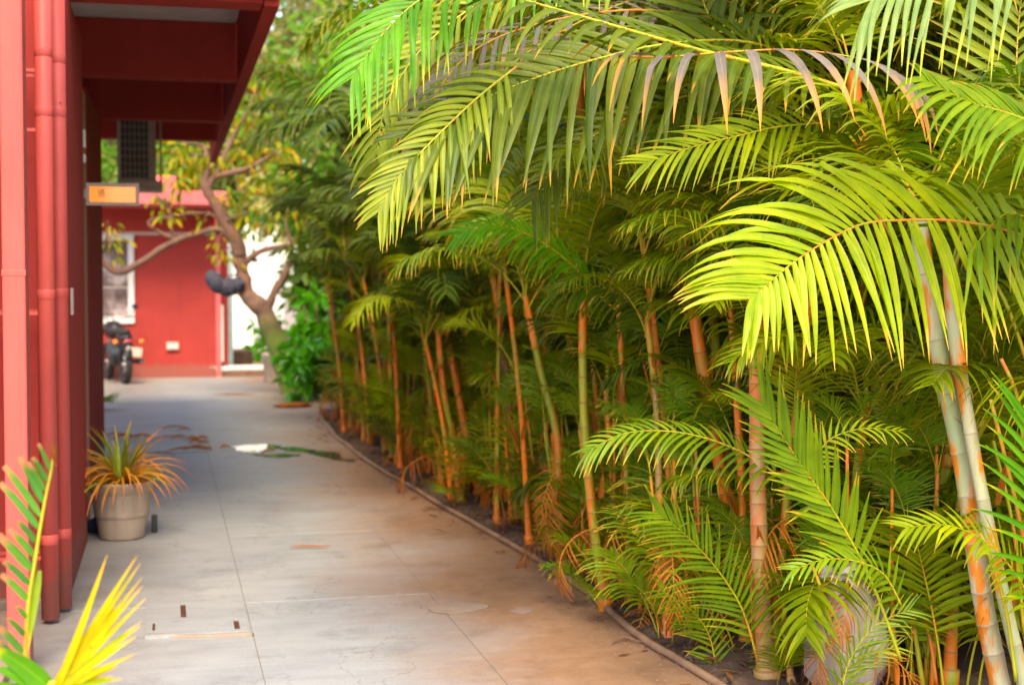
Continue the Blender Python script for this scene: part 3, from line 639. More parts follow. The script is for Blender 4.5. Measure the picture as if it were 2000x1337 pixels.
# canes
def cane(root, pts, r0, r1, mats, ringstep=.10, sheath=True):
    """leaf-scarred stem as one part; the smooth crownshaft on top is another"""
    o0 = root.location; pts = smoothpath(pts, 6); L = sum((b_ - a_).length for a_, b_ in zip(pts, pts[1:]))
    ln = [0]
    for a_, b_ in zip(pts, pts[1:]): ln.append(ln[-1] + (b_ - a_).length)
    def at(d):
        for i in range(len(ln) - 1):
            if ln[i + 1] >= d: return pts[i].lerp(pts[i + 1], (d - ln[i]) / max(1e-6, ln[i + 1] - ln[i]))
        return pts[-1]
    PP = []; RR = []; MI = []; d = 0; rr = random.Random(int(L * 1e4)); end = L * (.80 if sheath else .97)
    while d < end:
        r_ = r0 + (r1 - r0) * d / L; stp = ringstep * rr.uniform(.7, 1.3) * (.6 + .7 * d / L)
        flare = 1 + .5 * math.exp(-d / .05)
        for dd, k, mi in ((0, 1.06, 1), (.004, 1.035, 0), (.012, .99, 0), (stp * .55, .975, 0), (stp - .003, 1.0, 1)):
            PP.append(at(min(d + dd, end))); RR.append(r_ * k * flare); MI.append(mi)
        d += stp
    s = MB(); s.tube(PP, RR, 14, mis=MI[:-1]); s.obj('trunk', [mats[0], mats[2]], root, o0)
    if sheath:
        s = MB(); n_ = 9; q = [at(end - .01 + (L - end) * i / (n_ - 1)) for i in range(n_)]
        s.tube(q, [r1 * (1.22 - .1 * i / n_ - .5 * (i / n_) ** 3) for i in range(n_)], 14); s.obj('crownshaft', mats[1], root, o0)
    return at(L)
def crown(root, top, kinds, n_, rnd, scl=1.0, az0=None, avoid=None, tilt=0):
    az = rnd.uniform(0, 6.28) if az0 is None else az0
    for k in range(n_):
        az += 2.4 + rnd.uniform(-.35, .35); a_ = az % (2 * math.pi); sc_ = scl * rnd.uniform(.8, 1.12)
        toward = max(0, -math.cos(a_))           # fronds that reach over the path stay shorter
        sc_ *= 1 - .35 * toward
        me = rnd.choice(F[rnd.choice(kinds)])
        link(me, 'frond', root, top - root.location + Vector((0, 0, -.05 - .02 * k % .1)), (rnd.uniform(-.15, .15), rnd.uniform(-.25, .35) + tilt, a_), sc_)
def suckers(root, base, kinds, n_, rnd, scl=1.0, spread=.12):
    for k in range(n_):
        a_ = rnd.uniform(0, 6.28); me = rnd.choice(F[rnd.choice(kinds)])
        link(me, 'sucker_frond', root, base - root.location + Vector((math.cos(a_) * rnd.uniform(.02, spread), math.sin(a_) * rnd.uniform(.02, spread), 0)), (rnd.uniform(-.2, .2), rnd.uniform(-.2, .35), a_), scl * rnd.uniform(.75, 1.15) * (1 - .25 * max(0, -math.cos(a_))))
def midfronds(root, a_, b_, kinds, n_, rnd, scl=1.0, lo=.35, hi=.85):
    for k in range(n_):
        az = rnd.uniform(0, 6.28); p = a_.lerp(b_, rnd.uniform(lo, hi))
        link(rnd.choice(F[rnd.choice(kinds)]), 'frond', root, p - root.location, (rnd.uniform(-.2, .2), rnd.uniform(-.1, .4), az), scl * rnd.uniform(.75, 1.15) * (1 - .3 * max(0, -math.cos(az))))
def peel(root, a_, b_, n_, rnd):
    for k in range(n_):
        az = rnd.uniform(2.4, 5.4); t = rnd.uniform(.0, .75) ** 1.5; p = a_.lerp(b_, t) + Vector((math.cos(az), math.sin(az), 0)) * .016
        st = strap(rnd.uniform(.12, .30), R(rnd.uniform(70, 88)), R(rnd.uniform(20, 80)), rnd.uniform(.008, .018), rnd.random(), 6, az=az, org=p)
        st.obj('dry_sheath', 'l_dry', root, root.location)
def dryskirt(root, base, n_, rnd, zlo=.1, zhi=.6, scl=.8):
    for k in range(n_):
        a_ = rnd.uniform(0, 6.28); link(rnd.choice(F['dry']), 'dry_frond', root, base - root.location + Vector((0, 0, rnd.uniform(zlo, zhi))), (rnd.uniform(-.4, .4), rnd.uniform(.2, 1.0), a_), scl * rnd.uniform(.6, 1.0))

CO = ('c_orange', 'c_orange', 'ring'); CG = ('c_green', 'c_orange', 'ring'); CP = ('c_pale', 'c_pale', 'ringp'); CK = ('c_pink', 'c_green', 'ring'); CB = ('c_brown', 'c_orange', 'ring')
LR = random.Random(21)
GR = 'cane palms forming the hedge beside the path'
def keypalm(label, way, r0, r1, mats, kinds, nf, ysk=('ygreen', 'yolive', 'ymid'), ns=4, scl=1.0, dry=0, step=.10, sheath=True, ds=.8, ss=1.0):
    """way: list of (px, py, Y) or world Vectors from foot to crown"""
    pts = [p if isinstance(p, Vector) else P(*p) for p in way]
    root = thing('cane_palm', label, 'palm', (pts[0].x, pts[0].y, min(pts[0].z, 0.0)), 0, GR)
    top = cane(root, pts, r0, r1, mats, step, sheath)
    crown(root, top, kinds, nf, LR, scl)
    suckers(root, pts[0], ysk, ns, LR, ss)
    if dry: dryskirt(root, pts[0], dry, LR, scl=ds)
    if dry or sheath: peel(root, pts[0], top, 4, LR)
    return root, top
def gp(px, py): return G(px, py)
A_, _ = keypalm('pinkish ringed cane palm standing near the hose end, foot at the bottom of the picture', [gp(1500, 1332), (1487, 1150, 4.97), (1480, 950, 5.0), (1477, 700, 5.02), (1470, 560, 5.05)], .036, .027, CK, ('mid', 'olive'), 3, ns=4, step=.075, scl=.8, ss=.6)
B_, _ = keypalm('thickest pale green-white cane palm leaning left on the far right', [P(1985, 1480, 4.3) + Vector((.02, 0, -.06)), (1925, 1200, 4.3), (1880, 900, 4.32), (1820, 620, 4.36), (1790, 400, 4.45)], .036, .031, CP, ('mid', 'green'), 3, ns=0, step=.16, scl=.9, sheath=False, ss=.7)
C_, _ = keypalm('thinner white and orange cane palm right of the thick pale one', [P(2035, 1490, 4.2) + Vector((.02, 0, -.05)), (1968, 1200, 4.2), (1915, 950, 4.22), (1872, 700, 4.26), (1850, 520, 4.3)], .024, .021, CP, ('green', 'mid'), 3, ns=0, step=.2, scl=.9, ss=.7)
D_, _ = keypalm('cane palm with bright orange crownshaft left of the large lime frond', [gp(1440, 1230), (1420, 1000, 5.75), (1382, 780, 5.75), (1352, 580, 5.78), (1333, 420, 5.8)], .030, .027, CO, ('olive', 'mid'), 5, ns=4, dry=2, scl=.95, step=.14, ss=.75)
E_, _ = keypalm('tall orange and green ringed cane palm close to the hose in mid-hedge', [gp(1185, 1190), (1160, 1030, 6.3), (1143, 850, 6.32), (1138, 700, 6.35), (1140, 560, 6.4)], .026, .017, CG, ('mid', 'olive', 'dark'), 6, ns=3, dry=2, scl=.9, ss=.7)
F_, _ = keypalm('thin orange cane palm just right of the tall orange and green one', [gp(1225, 1140), (1205, 1030, 6.8), (1192, 880, 6.8), (1182, 740, 6.85)], .018, .013, CO, ('mid', 'dark'), 5, ns=3, scl=.8, dry=1, ss=.7)
G_, _ = keypalm('cane palm with curved yellow-green stem and orange shaggy foot', [gp(1105, 1120), (1092, 980, 7.2), (1088, 850, 7.25), (1055, 720, 7.3), (1025, 570, 7.35)], .026, .018, CG, ('mid', 'dark', 'olive'), 6, ns=4, dry=4, scl=.95, ss=.8)
K_, _ = keypalm('slim reddish cane palm between the mid-hedge cane and the lime fronds', [gp(1305, 1250), (1290, 1050, 5.75), (1282, 800, 5.8), (1262, 610, 5.85)], .018, .013, CK, ('mid', 'olive'), 4, ns=4, dry=3, scl=.8, ss=.7)
H_, _ = keypalm('leaning orange cane palm with its foot near the soil edge halfway along', [gp(940, 970), (915, 870, 9.9), (893, 760, 9.9), (872, 640, 9.95)], .032, .024, CO, ('mid', 'dark'), 6, ns=3, dry=3, ss=.9)
H2, _ = keypalm('orange cane palm rising just left of the leaning halfway one', [gp(900, 985), (885, 870, 9.7), (866, 760, 9.7), (855, 640, 9.75)], .027, .02, CG, ('mid', 'dark'), 5, ns=3, dry=2, ss=.8)
I_, _ = keypalm('straight slender yellow-orange cane palm standing nearest the hose past halfway', [gp(864, 958), (848, 830, 10.3), (832, 700, 10.3), (820, 570, 10.35)], .024, .017, CG, ('dark', 'mid'), 6, ns=1, dry=1, ss=.8)
J_, _ = keypalm('brown cane palm left of the straight yellow-orange one, crown high', [gp(800, 880), (792, 760, 13.2), (780, 640, 13.2), (765, 480, 13.3)], .03, .022, CB, ('dark',), 7, ('ydark',), ns=3, dry=2, scl=1.1)
J2, _ = keypalm('brown-green cane palm close behind the high-crowned brown one', [gp(815, 900), (802, 760, 12.4), (795, 640, 12.4), (785, 500, 12.5)], .03, .024, CB, ('dark', 'mid'), 7, ('ydark', 'ymid'), ns=3, dry=2, scl=1.0)
K2, _ = keypalm('dusky pink-shafted cane palm rising tall behind the halfway canes', [gp(905, 935), (880, 750, 11.2), (862, 560, 11.3), (846, 420, 11.4)], .036, .03, ('c_brown', 'c_pink', 'ring'), ('mid', 'olive'), 6, ('ydark',), ns=2)
N1, _ = keypalm('pale cane palm glimpsed deep in the hedge behind the thick pale cane', [P(1850, 1350, 5.6), (1800, 1100, 5.6), (1752, 880, 5.65), (1712, 660, 5.7)], .026, .02, CP, ('mid', 'olive'), 5, ns=5, step=.06, ss=.8)
N2, _ = keypalm('short pinkish cane stub right beside the foot of the ringed cane', [gp(1548, 1345), (1535, 1250, 4.95), (1530, 1160, 4.95)], .012, .009, CK, ('ygreen',), 3, ns=1, scl=.6, ss=.5)
N3, _ = keypalm('thin orange shoot touching the foot of the ringed cane on its left', [gp(1476, 1285), (1470, 1200, 5.15), (1468, 1090, 5.18)], .009, .007, CO, ('ygreen',), 2, ns=1, scl=.7, sheath=False, ss=.5)
Q1, _ = keypalm('dim brown cane palm farthest along the hedge, beside the shrubs', [gp(735, 850), (705, 740, 15.0), (690, 640, 15.0), (668, 470, 15.1)], .03, .024, CB, ('dark',), 8, ('ydark',), ns=3, dry=2, scl=1.25, ss=1.3)
for k, (px, py, t_, lb) in enumerate(((760, 868, 742, 'reddish cane palm foot group beside the bend of the hose'), (690, 815, 640, 'dark cane palm overhanging the path beside the vivid green shrubs'), (1010, 1020, 960, 'dark cane palm between the leaning orange cane and the shaggy-footed one'), (1600, 1300, 1560, 'cane palm hidden in leaves right of the ringed pinkish cane'))):
    b_ = G(px, py); keypalm(lb, [b_, P(px - (px - t_) * .5, 700, b_.y + .05), P(t_, 470 if k < 2 else 520, b_.y + .1)], .026, .02, CB if k < 3 else CG, ('dark',) if k < 2 else ('mid', 'olive'), 6, ('ydark', 'ymid') if k < 3 else ('ymid', 'yolive', 'ygreen'), ns=4, dry=2, scl=1.15 if k < 2 else .9, ss=1 if k < 3 else .7)

# crowded rows behind: alike, none can be told from the next
br = random.Random(8)
GB = 'cane palms crowded in the shade at the back of the hedge'
def backpalm(x, y, hgt, kinds, yk, nf, ns, scl=1.0):
    zone = 'deep behind the lime frond at the near right' if y < 6.2 else ('behind the orange canes in mid-hedge' if y < 9 else ('behind the leaning canes past halfway' if y < 12.5 else 'at the dim far end of the hedge'))
    size = 'low' if hgt < 1.75 else ('middling' if hgt < 2.65 else 'tall')
    near = hgt < 1.1 and nf == 9
    if near: lb = 'knee-high cane palm with leafy crown ' + {'deep': 'between the ringed cane and the bright shafted cane', 'behi': 'among the canes ' + ('in mid-hedge' if y < 9 else 'past halfway'), 'at t': 'near the bend of the hose'}[zone[:4]]
    else: lb = f'{size} shaded cane palm crowded {zone}'
    root = thing('cane_palm', lb, 'palm', (x, y, 0), 0, GB)
    lx, ly = br.uniform(-.18, .1), br.uniform(-.15, .15)
    top = cane(root, [Vector((x, y, 0)), Vector((x + lx * .3, y + ly * .3, hgt * .5)), Vector((x + lx, y + ly, hgt))], .024, .018, br.choice((CG, CB, CK)), .13)
    crown(root, top, kinds, nf, br, scl); suckers(root, Vector((x, y, 0)), yk, ns, br, 1.25, .3)
    if hgt > 1.2: midfronds(root, Vector((x, y, 0)), top, kinds, 7, br, .75, .35, .9)
    return root
y = 4.95
while y < 17.5:
    e = edge_x(min(y, 17)); far = y > 10.5
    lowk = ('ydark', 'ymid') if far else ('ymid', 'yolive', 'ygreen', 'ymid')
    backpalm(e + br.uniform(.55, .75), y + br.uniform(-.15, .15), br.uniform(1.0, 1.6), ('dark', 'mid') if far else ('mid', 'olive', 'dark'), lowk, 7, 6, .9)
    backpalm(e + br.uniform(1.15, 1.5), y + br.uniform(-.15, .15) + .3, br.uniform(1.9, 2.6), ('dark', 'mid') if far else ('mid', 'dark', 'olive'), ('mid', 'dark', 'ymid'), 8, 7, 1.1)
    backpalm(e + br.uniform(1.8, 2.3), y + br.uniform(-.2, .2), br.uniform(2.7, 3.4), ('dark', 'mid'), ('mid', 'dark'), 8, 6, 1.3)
    y += .62 if y < 8 else .8
y = 4.7
while y < 16.5:
    e = edge_x(min(y, 17)); far = y > 10.5
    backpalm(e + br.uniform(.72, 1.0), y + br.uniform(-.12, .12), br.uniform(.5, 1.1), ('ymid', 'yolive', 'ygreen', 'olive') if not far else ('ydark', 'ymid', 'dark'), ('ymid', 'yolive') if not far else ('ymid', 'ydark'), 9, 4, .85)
    y += .45 if y < 8 else .65
# clumps of young shoots between the cane feet
GC = 'young palm shoots between the feet of the canes'
y = 4.8
while y < 17:
    e = edge_x(min(y, 17)); far = y > 9.5
    for dx in ((.16, .34), (.42, .62)):
        x = e + br.uniform(*dx) + (.12 if y < 5.3 else 0); yy = y + br.uniform(-.12, .12)
        zone = 'beside the pinkish ringed cane' if yy < 5.6 else ('under the orange canes in mid-hedge' if yy < 8.5 else ('by the leaning canes past halfway' if yy < 12 else 'by the bend of the hose'))
        root = thing('palm_shoots', f'clump of young palm shoots {zone}', 'palm shoots', (x, yy, 0), 0, GC)
        for k in range(br.randint(4, 6)):
            a_ = br.uniform(0, 6.28); kd = br.choice(('ymid', 'yolive', 'ygreen', 'yolive') if not far else ('ymid', 'ydark', 'yolive')); sc_ = br.uniform(.45, .95) * (1 - .3 * max(0, -math.cos(a_)))
            link(br.choice(F[kd]), 'frond', root, (math.cos(a_) * .05, math.sin(a_) * .05, br.uniform(0, .15)), (br.uniform(-.2, .2), br.uniform(-.30, .05), a_), sc_)
        for k in range(br.randint(4, 7)):
            a_ = br.uniform(0, 6.28); hh = br.uniform(.3, .95); f0 = root.location + Vector((math.cos(a_) * .07, math.sin(a_) * .07, -.01)); f1 = f0 + Vector((br.uniform(-.10, .08), br.uniform(-.08, .08), hh))
            s_ = MB().tube(smoothpath([f0, (f0 + f1) / 2 + Vector((br.uniform(-.02, .02), 0, 0)), f1], 4), [.011 - .0006 * q for q in range(9)], 8); s_.obj('shoot_stem', br.choice(('c_orange', 'c_orange', 'c_green', 'rachis_o')), root, root.location)
            for q in range(2): link(br.choice(F['ygreen' if not far else 'ymid']), 'frond', root, f1 - root.location, (br.uniform(-.2, .2), br.uniform(-.2, .1), br.uniform(0, 6.28)), br.uniform(.3, .55))
        for k in range(br.randint(4, 7)):
            link(br.choice(F['dry']), 'dry_frond', root, (0, 0, br.uniform(.05, .5)), (br.uniform(-.4, .4), br.uniform(.3, 1.1), br.uniform(0, 6.28)), br.uniform(.35, .7))
    y += .42 if y < 8 else .6

for k in range(11):
    yy = br.uniform(4.75, 5.4); x = br.uniform(2.8, 3.7)
    root = thing('palm_shoots', 'clump of young palm shoots around the pale thick canes at lower right', 'palm shoots', (x, yy, 0), 0, GC)
    for q in range(11):
        a_ = br.uniform(0, 6.28); link(br.choice(F[br.choice(('ymid', 'ygreen', 'yolive', 'ygreen'))]), 'frond', root, (math.cos(a_) * .06, math.sin(a_) * .06, br.uniform(0, .2)), (br.uniform(-.2, .2), br.uniform(-.25, .3), a_), br.uniform(.6, 1.15))
    for q in range(2): link(br.choice(F['dry']), 'dry_frond', root, (0, 0, br.uniform(.1, .5)), (br.uniform(-.4, .4), br.uniform(.3, 1.1), br.uniform(0, 6.28)), br.uniform(.35, .6))
# slimmer front canes, bare to the soil
GF = 'slim bare canes along the front of the hedge'
y = 5.1; q_ = 0
while y < 15.5:
    e = edge_x(y); x = e + br.uniform(.10, .42); hgt = br.uniform(1.15, 2.1); q_ += 1
    zone = 'close to the ringed cane' if y < 5.9 else ('around the mid-hedge canes' if y < 8.2 else ('around the leaning canes past halfway' if y < 11 else 'by the dim bend of the hose'))
    tone = ('orange', 'yellow-green', 'orange')[q_ % 3]
    root = thing('cane_palm', f'slim bare {tone} cane {zone}', 'palm', (x, y, 0), 0, GF)
    lx, ly = br.uniform(-.22, .10), br.uniform(-.15, .15)
    top = cane(root, [Vector((x, y, 0)), Vector((x + lx * .35, y + ly * .3, hgt * .5)), Vector((x + lx, y + ly, hgt))], br.uniform(.015, .024), .013, (CO, CG, CO)[q_ % 3], .12)
    crown(root, top, ('ygreen', 'ymid', 'yolive') if y < 9.5 else ('ymid', 'dark'), 5, br, .95, tilt=-.1)
    midfronds(root, Vector((x, y, 0)), top, ('ymid', 'yolive', 'ygreen') if y < 9.5 else ('ymid', 'ydark'), 2, br, .9, .55, .9); peel(root, Vector((x, y, 0)), top, 3, br)
    y += .40 if y < 9 else .6

# ------------------------------------------------------------------ the fronds that show one by one
for k, (x, y, hh) in enumerate(((2.55, 6.0, 2.35), (2.45, 7.1, 2.6), (2.6, 8.4, 2.9), (2.5, 10.0, 3.1), (2.25, 14.6, 2.7), (2.3, 17.2, 3.1))):
    root = thing('cane_palm', ('tall cane palm whose dark fronds hang over the path edge behind the olive curtain frond', 'tall cane palm second behind the olive curtain frond, fronds over the path edge', 'tall dark-crowned cane palm over the mid-hedge canes', 'tall dark-crowned cane palm over the leaning halfway canes', 'dark-crowned cane palm arching over the bend of the hose', 'dark-crowned cane palm arching beside the pruned tree')[k], 'palm', (x, y, 0), 0, GR)
    top = cane(root, [Vector((x, y, 0)), Vector((x - .05, y, hh * .5)), Vector((x - .15, y, hh))], .032, .024, CG, .12)
    for q in range(11):
        a_ = math.pi + (q - 5) * .52 + br.uniform(-.2, .2); link(br.choice(F[br.choice(('dark', 'mid', 'dark', 'olive') if k < 4 else ('dark',))]), 'frond', root, top - root.location, (br.uniform(-.15, .15), br.uniform(-.1, .45), a_), br.uniform(1.0, 1.3))
hr = random.Random(17)
def hero(root, path_, N, n_, LU, LD, aU, aD, W, droop, mat, rmat='rachis', r0=.008, t0=.05, tip=.5, lift=.1, segs=8, name='frond', label=None, twist=0, up=True, dn=True, jit=4, single=True, dU=1.0, leafname='leaflet'):
    """rachis through measured points; LU/aU: leaflets on the upper side, LD/aD on the lower; every leaflet its own piece"""
    pts = smoothpath([p if isinstance(p, Vector) else P(*p) for p in path_], 6); N = Vector(N).normalized(); fr = frames(pts, N); o0 = root.location
    s = MB(); m_ = len(pts); s.tube(pts, [r0 * (1 - .8 * i / (m_ - 1)) for i in range(m_)], 8)
    fo = s.obj(name, rmat, root, o0)
    if label: fo['label'] = label
    al = MB()
    for k in range(n_):
        t = t0 + (1 - t0) * (k + .5) / n_; v = (k + .5) / n_
        for upper in (True, False):
            if (upper and not up) or (not upper and not dn): continue
            q, i = samp(pts, min(.999, t + hr.uniform(-.006, .006) + (.5 / n_ if upper else 0) * .5)); T, S, Nn = fr[i]
            if (S.z > 0) != upper: S = -S
            if abs(S.z) < .15 and i: pass
            L, a_ = (LU, aU) if upper else (LD, aD); a_ = a_[0] + (a_[1] - a_[0]) * v if len(a_) == 2 else (a_[0] + (a_[1] - a_[0]) * v * 2 if v < .5 else a_[1] + (a_[2] - a_[1]) * (v * 2 - 1))
            pr = (1 - (1 - tip) * max(0, (v - .45) / .55) ** 1.2) * (.8 + .2 * min(1, v * 4))
            s2 = MB() if single else al
            leaflet_geo(s2, q + Nn * .002, T, S, Nn, R(a_ + hr.uniform(-jit, jit)), L * pr * (hr.uniform(.90, 1.06) if hr.random() > .06 else hr.uniform(.55, .85)), W * (1 - .25 * v) * hr.uniform(.88, 1.08), (droop if not upper else droop * dU) * hr.uniform(.85, 1.18), hr.random(), segs, lift + hr.uniform(-.05, .05), twist=twist)
            if single:
                # origin at the root of the leaflet so each has its own random tint
                s2.obj(leafname, mat, fo, o0)
    if not single: al.obj('leaflets', mat, fo, o0)
    return fo
rt, _ = keypalm('cane palm just outside the right edge whose large lime frond hangs into the picture', [Vector((3.05, 4.15, 0)), Vector((3.03, 4.15, .9)), Vector((2.9, 4.12, 1.75))], .03, .024, CG, ('ymid',), 2, ns=0)
hero(rt, [(2050, 480, 4.13), (1960, 448, 4.11), (1861, 431, 4.09), (1766, 430, 4.06), (1687, 437, 4.03), (1619, 468, 4.0), (1550, 512, 3.97), (1498, 556, 3.94), (1468, 582, 3.93)], (-.12, -.92, .36), 37, .54, .47, (44, 58, 44), (118, 80, 30), .0165, 1.9, 'l_hero', 'rachis_o', r0=.006, tip=.40, lift=.08, segs=10, dU=1.25, label='large lime green frond arching down with a golden midrib')
rt2, _ = keypalm('cane palm outside the right edge with a green frond reaching in at upper right', [Vector((2.75, 3.75, 0)), Vector((2.7, 3.75, 1.1)), Vector((2.62, 3.72, 1.9))], .03, .024, CG, ('ymid',), 2, ns=0)
hero(rt2, [(2120, 300, 3.75), (2040, 250, 3.72), (1970, 222, 3.7), (1890, 198, 3.66), (1805, 155, 3.62)], (-.1, -.85, .5), 20, .17, .36, (38, 26), (44, 24), .013, 3.0, 'l_green', 'rachis', r0=.006, tip=.5)
hero(rt2, [(2150, 10, 3.8), (2060, -80, 3.78), (1950, -100, 3.75), (1850, -80, 3.72), (1760, -40, 3.7), (1706, -2, 3.68)], (-.1, -.7, .7), 24, .36, .50, (50, 25), (60, 18), .013, 3.2, 'l_pale', 'rachis', r0=.006, tip=.7, lift=.2, label='pale frond hanging in from above')
hero(rt, [(2010, 420, 4.6), (1990, 300, 4.6), (1985, 150, 4.62), (1992, 20, 4.65), (2010, -80, 4.7)], (-.45, -.85, .1), 22, .42, .42, (62, 40), (62, 40), .018, .8, 'l_olive', 'rachis_o', r0=.006, tip=.7, label='upright olive frond behind at upper right')
hero(rt, [(2160, 620, 4.3), (2080, 500, 4.25), (2030, 440, 4.2), (1960, 420, 4.1), (1890, 500, 4.0)], (-.1, -.8, .6), 15, .4, .4, (40, 25), (40, 22), .013, 4.0, 'l_green', 'rachis', r0=.006, tip=.7, up=False)
rt3, _ = keypalm('tall cane palm whose fronds make the ragged ceiling over the top of the picture', [Vector((2.75, 5.1, 0)), Vector((2.72, 5.1, 1.3)), Vector((2.6, 5.1, 2.35))], .036, .03, CG, ('mid', 'olive'), 4, ns=2)
hero(rt3, [(1640, 170, 4.85), (1520, 135, 4.8), (1365, 98, 4.75), (1180, 45, 4.7), (1000, -8, 4.68), (880, -60, 4.66)], (0, -.6, .8), 20, .5, .34, (50, 30), (60, 30), .018, 2.5, 'l_canopy', 'rachis', r0=.0105, tip=.8, label='frond with thick yellow midrib crossing the top')
hero(rt3, [(1560, 110, 5.2), (1440, 80, 5.15), (1290, 88, 5.1), (1150, 120, 5.05), (1020, 162, 5.0), (900, 214, 4.95), (820, 262, 4.92)], (-.1, -.8, .55), 38, .32, .60, (48, 30), (56, 34), .0205, 1.6, 'l_canopy', 'rachis', r0=.007, tip=.62, lift=.06, segs=8, label='long olive frond with curtain of hanging leaflets')
hero(rt3, [(1010, 130, 5.0), (940, 185, 4.95), (880, 240, 4.9), (815, 305, 4.86), (768, 360, 4.84), (742, 408, 4.83)], (-.25, -.9, .3), 23, .22, .33, (52, 26), (52, 26), .012, 3.0, 'l_olive', 'rachis', r0=.005, tip=.5, label='yellow-olive drooping frond tip at centre left')
hero(rt3, [(1250, -130, 5.1), (1080, -110, 5.05), (930, -60, 5.0), (820, 0, 4.95), (745, 70, 4.9), (690, 150, 4.86)], (-.2, -.75, .6), 30, .42, .44, (50, 30), (62, 28), .014, 2.6, 'l_vivid', 'rachis', r0=.007, tip=.6, label='bright green frond fanning out at upper left')
hero(rt3, [(1420, 40, 5.3), (1250, 20, 5.3), (1080, 40, 5.25), (940, 90, 5.2), (860, 170, 5.15), (830, 260, 5.1)], (0, -.6, .8), 24, .34, .40, (50, 30), (60, 30), .012, 5.0, 'l_grey', 'rachis_o', r0=.006, tip=.7, label='withered grey-brown frond hanging at top centre')
hero(rt3, [(1500, -40, 5.6), (1300, -20, 5.6), (1100, 60, 5.58), (950, 170, 5.55), (880, 290, 5.5)], (-.1, -.75, .6), 30, .34, .44, (50, 28), (58, 30), .012, 3.0, 'l_dark', 'rachis', r0=.006, tip=.6)
hero(rt3, [(1700, 60, 5.6), (1500, 150, 5.6), (1300, 200, 5.58), (1120, 290, 5.55), (1040, 390, 5.5)], (-.1, -.75, .6), 30, .32, .42, (50, 28), (58, 30), .012, 3.0, 'l_canopy', 'rachis', r0=.006, tip=.6)
hero(rt3, [(1250, -60, 5.4), (1000, -20, 5.4), (850, 70, 5.38), (760, 190, 5.35), (735, 300, 5.3)], (-.1, -.75, .6), 28, .3, .4, (50, 28), (58, 30), .0115, 3.0, 'l_mid', 'rachis', r0=.006, tip=.6)
hero(rt3, [(1230, 110, 4.9), (1300, 112, 4.7), (1420, 102, 4.5), (1560, 98, 4.4), (1700, 120, 4.35), (1775, 160, 4.32)], (0, -.55, .83), 13, .3, .44, (60, 40), (70, 55), .0205, 4.2, 'l_grey', 'rachis_o', r0=.005, tip=.85, up=False, lift=.35, label='grey frond with a row of torn leaflets with orange tips')
hero(rt3, [(1620, 240, 4.95), (1520, 248, 4.9), (1440, 266, 4.85), (1350, 288, 4.8), (1262, 318, 4.76)], (-.1, -.8, .55), 24, .24, .30, (46, 26), (48, 24), .0105, 2.4, 'l_mid', 'rachis', r0=.005, tip=.55)
hero(rt3, [(1500, 190, 5.2), (1400, 60, 5.2), (1360, -40, 5.2), (1340, -140, 5.2)], (-.2, -.95, .1), 16, .36, .36, (55, 35), (55, 35), .017, 1.0, 'l_canopy', 'rachis', r0=.006, tip=.8)
hero(E_, [(1250, 640, 6.1), (1180, 585, 6.1), (1120, 520, 6.05), (1050, 468, 6.0), (970, 440, 5.95), (895, 458, 5.9)], (-.1, -.7, .7), 26, .2, .26, (52, 25), (60, 25), .012, 4.0, 'l_vivid', 'rachis', r0=.006, tip=.6, t0=.25)
hero(E_, [(1290, 760, 5.9), (1270, 660, 5.9), (1235, 595, 5.88), (1170, 560, 5.85), (1080, 570, 5.82)], (-.1, -.7, .7), 24, .22, .28, (52, 25), (60, 25), .009, 4.0, 'l_dark', 'rachis_o', r0=.005, tip=.6, t0=.3)
hero(D_, [(1560, 960, 4.95), (1480, 900, 5.0), (1400, 862, 5.05), (1310, 842, 5.08), (1220, 846, 5.1), (1150, 880, 5.12)], (-.05, -.6, .8), 26, .16, .22, (55, 30), (62, 28), .0085, 5.0, 'l_green', 'rachis', r0=.005, tip=.6, t0=.1)
hero(A_, [(1590, 950, 4.35), (1592, 900, 4.35), (1625, 855, 4.33), (1690, 836, 4.3), (1756, 842, 4.28)], (0, -.6, .8), 15, .08, .10, (55, 30), (70, 35), .006, 7.0, 'l_hero', 'rachis', r0=.004, tip=.7, t0=.15)
hero(K_, [(1480, 1290, 4.9), (1450, 1190, 4.9), (1400, 1110, 4.88), (1340, 1045, 4.86), (1283, 1000, 4.84)], (-.3, -.9, .3), 26, .20, .24, (48, 24), (48, 24), .0075, 1.8, 'l_green', 'rachis', r0=.005, tip=.6, t0=.12)
hero(K_, [(1400, 1310, 5.2), (1385, 1240, 5.2), (1350, 1190, 5.18), (1290, 1150, 5.15)], (-.2, -.9, .4), 18, .13, .16, (50, 26), (52, 26), .006, 2.2, 'l_green', 'rachis', r0=.004, tip=.6)
hero(B_, [(1760, 1290, 4.2), (1700, 1130, 4.2), (1630, 1000, 4.18), (1560, 900, 4.16), (1490, 790, 4.14)], (-.5, -.8, .3), 22, .26, .22, (36, 22), (36, 22), .011, .8, 'l_green', 'rachis', r0=.006, tip=.8, t0=.3)
hero(B_, [(1760, 1180, 4.1), (1725, 1120, 4.1), (1670, 1095, 4.08), (1610, 1092, 4.06), (1550, 1112, 4.05)], (-.05, -.6, .8), 18, .12, .15, (52, 26), (58, 26), .008, 4.0, 'l_green', 'rachis', r0=.004, tip=.6)
hero(C_, [(2020, 1190, 3.95), (1990, 1130, 3.95), (1930, 1060, 3.93), (1850, 1025, 3.9), (1770, 1030, 3.88)], (-.05, -.65, .75), 20, .15, .2, (52, 26), (58, 26), .009, 3.0, 'l_mid', 'rachis', r0=.004, tip=.6)
hero(C_, [(2130, 1300, 3.9), (2070, 1120, 3.85), (2035, 960, 3.83), (2015, 820, 3.8)], (-.5, -.85, .1), 16, .3, .3, (34, 22), (34, 22), .012, 1.4, 'l_vivid', 'rachis', r0=.005, tip=.7)
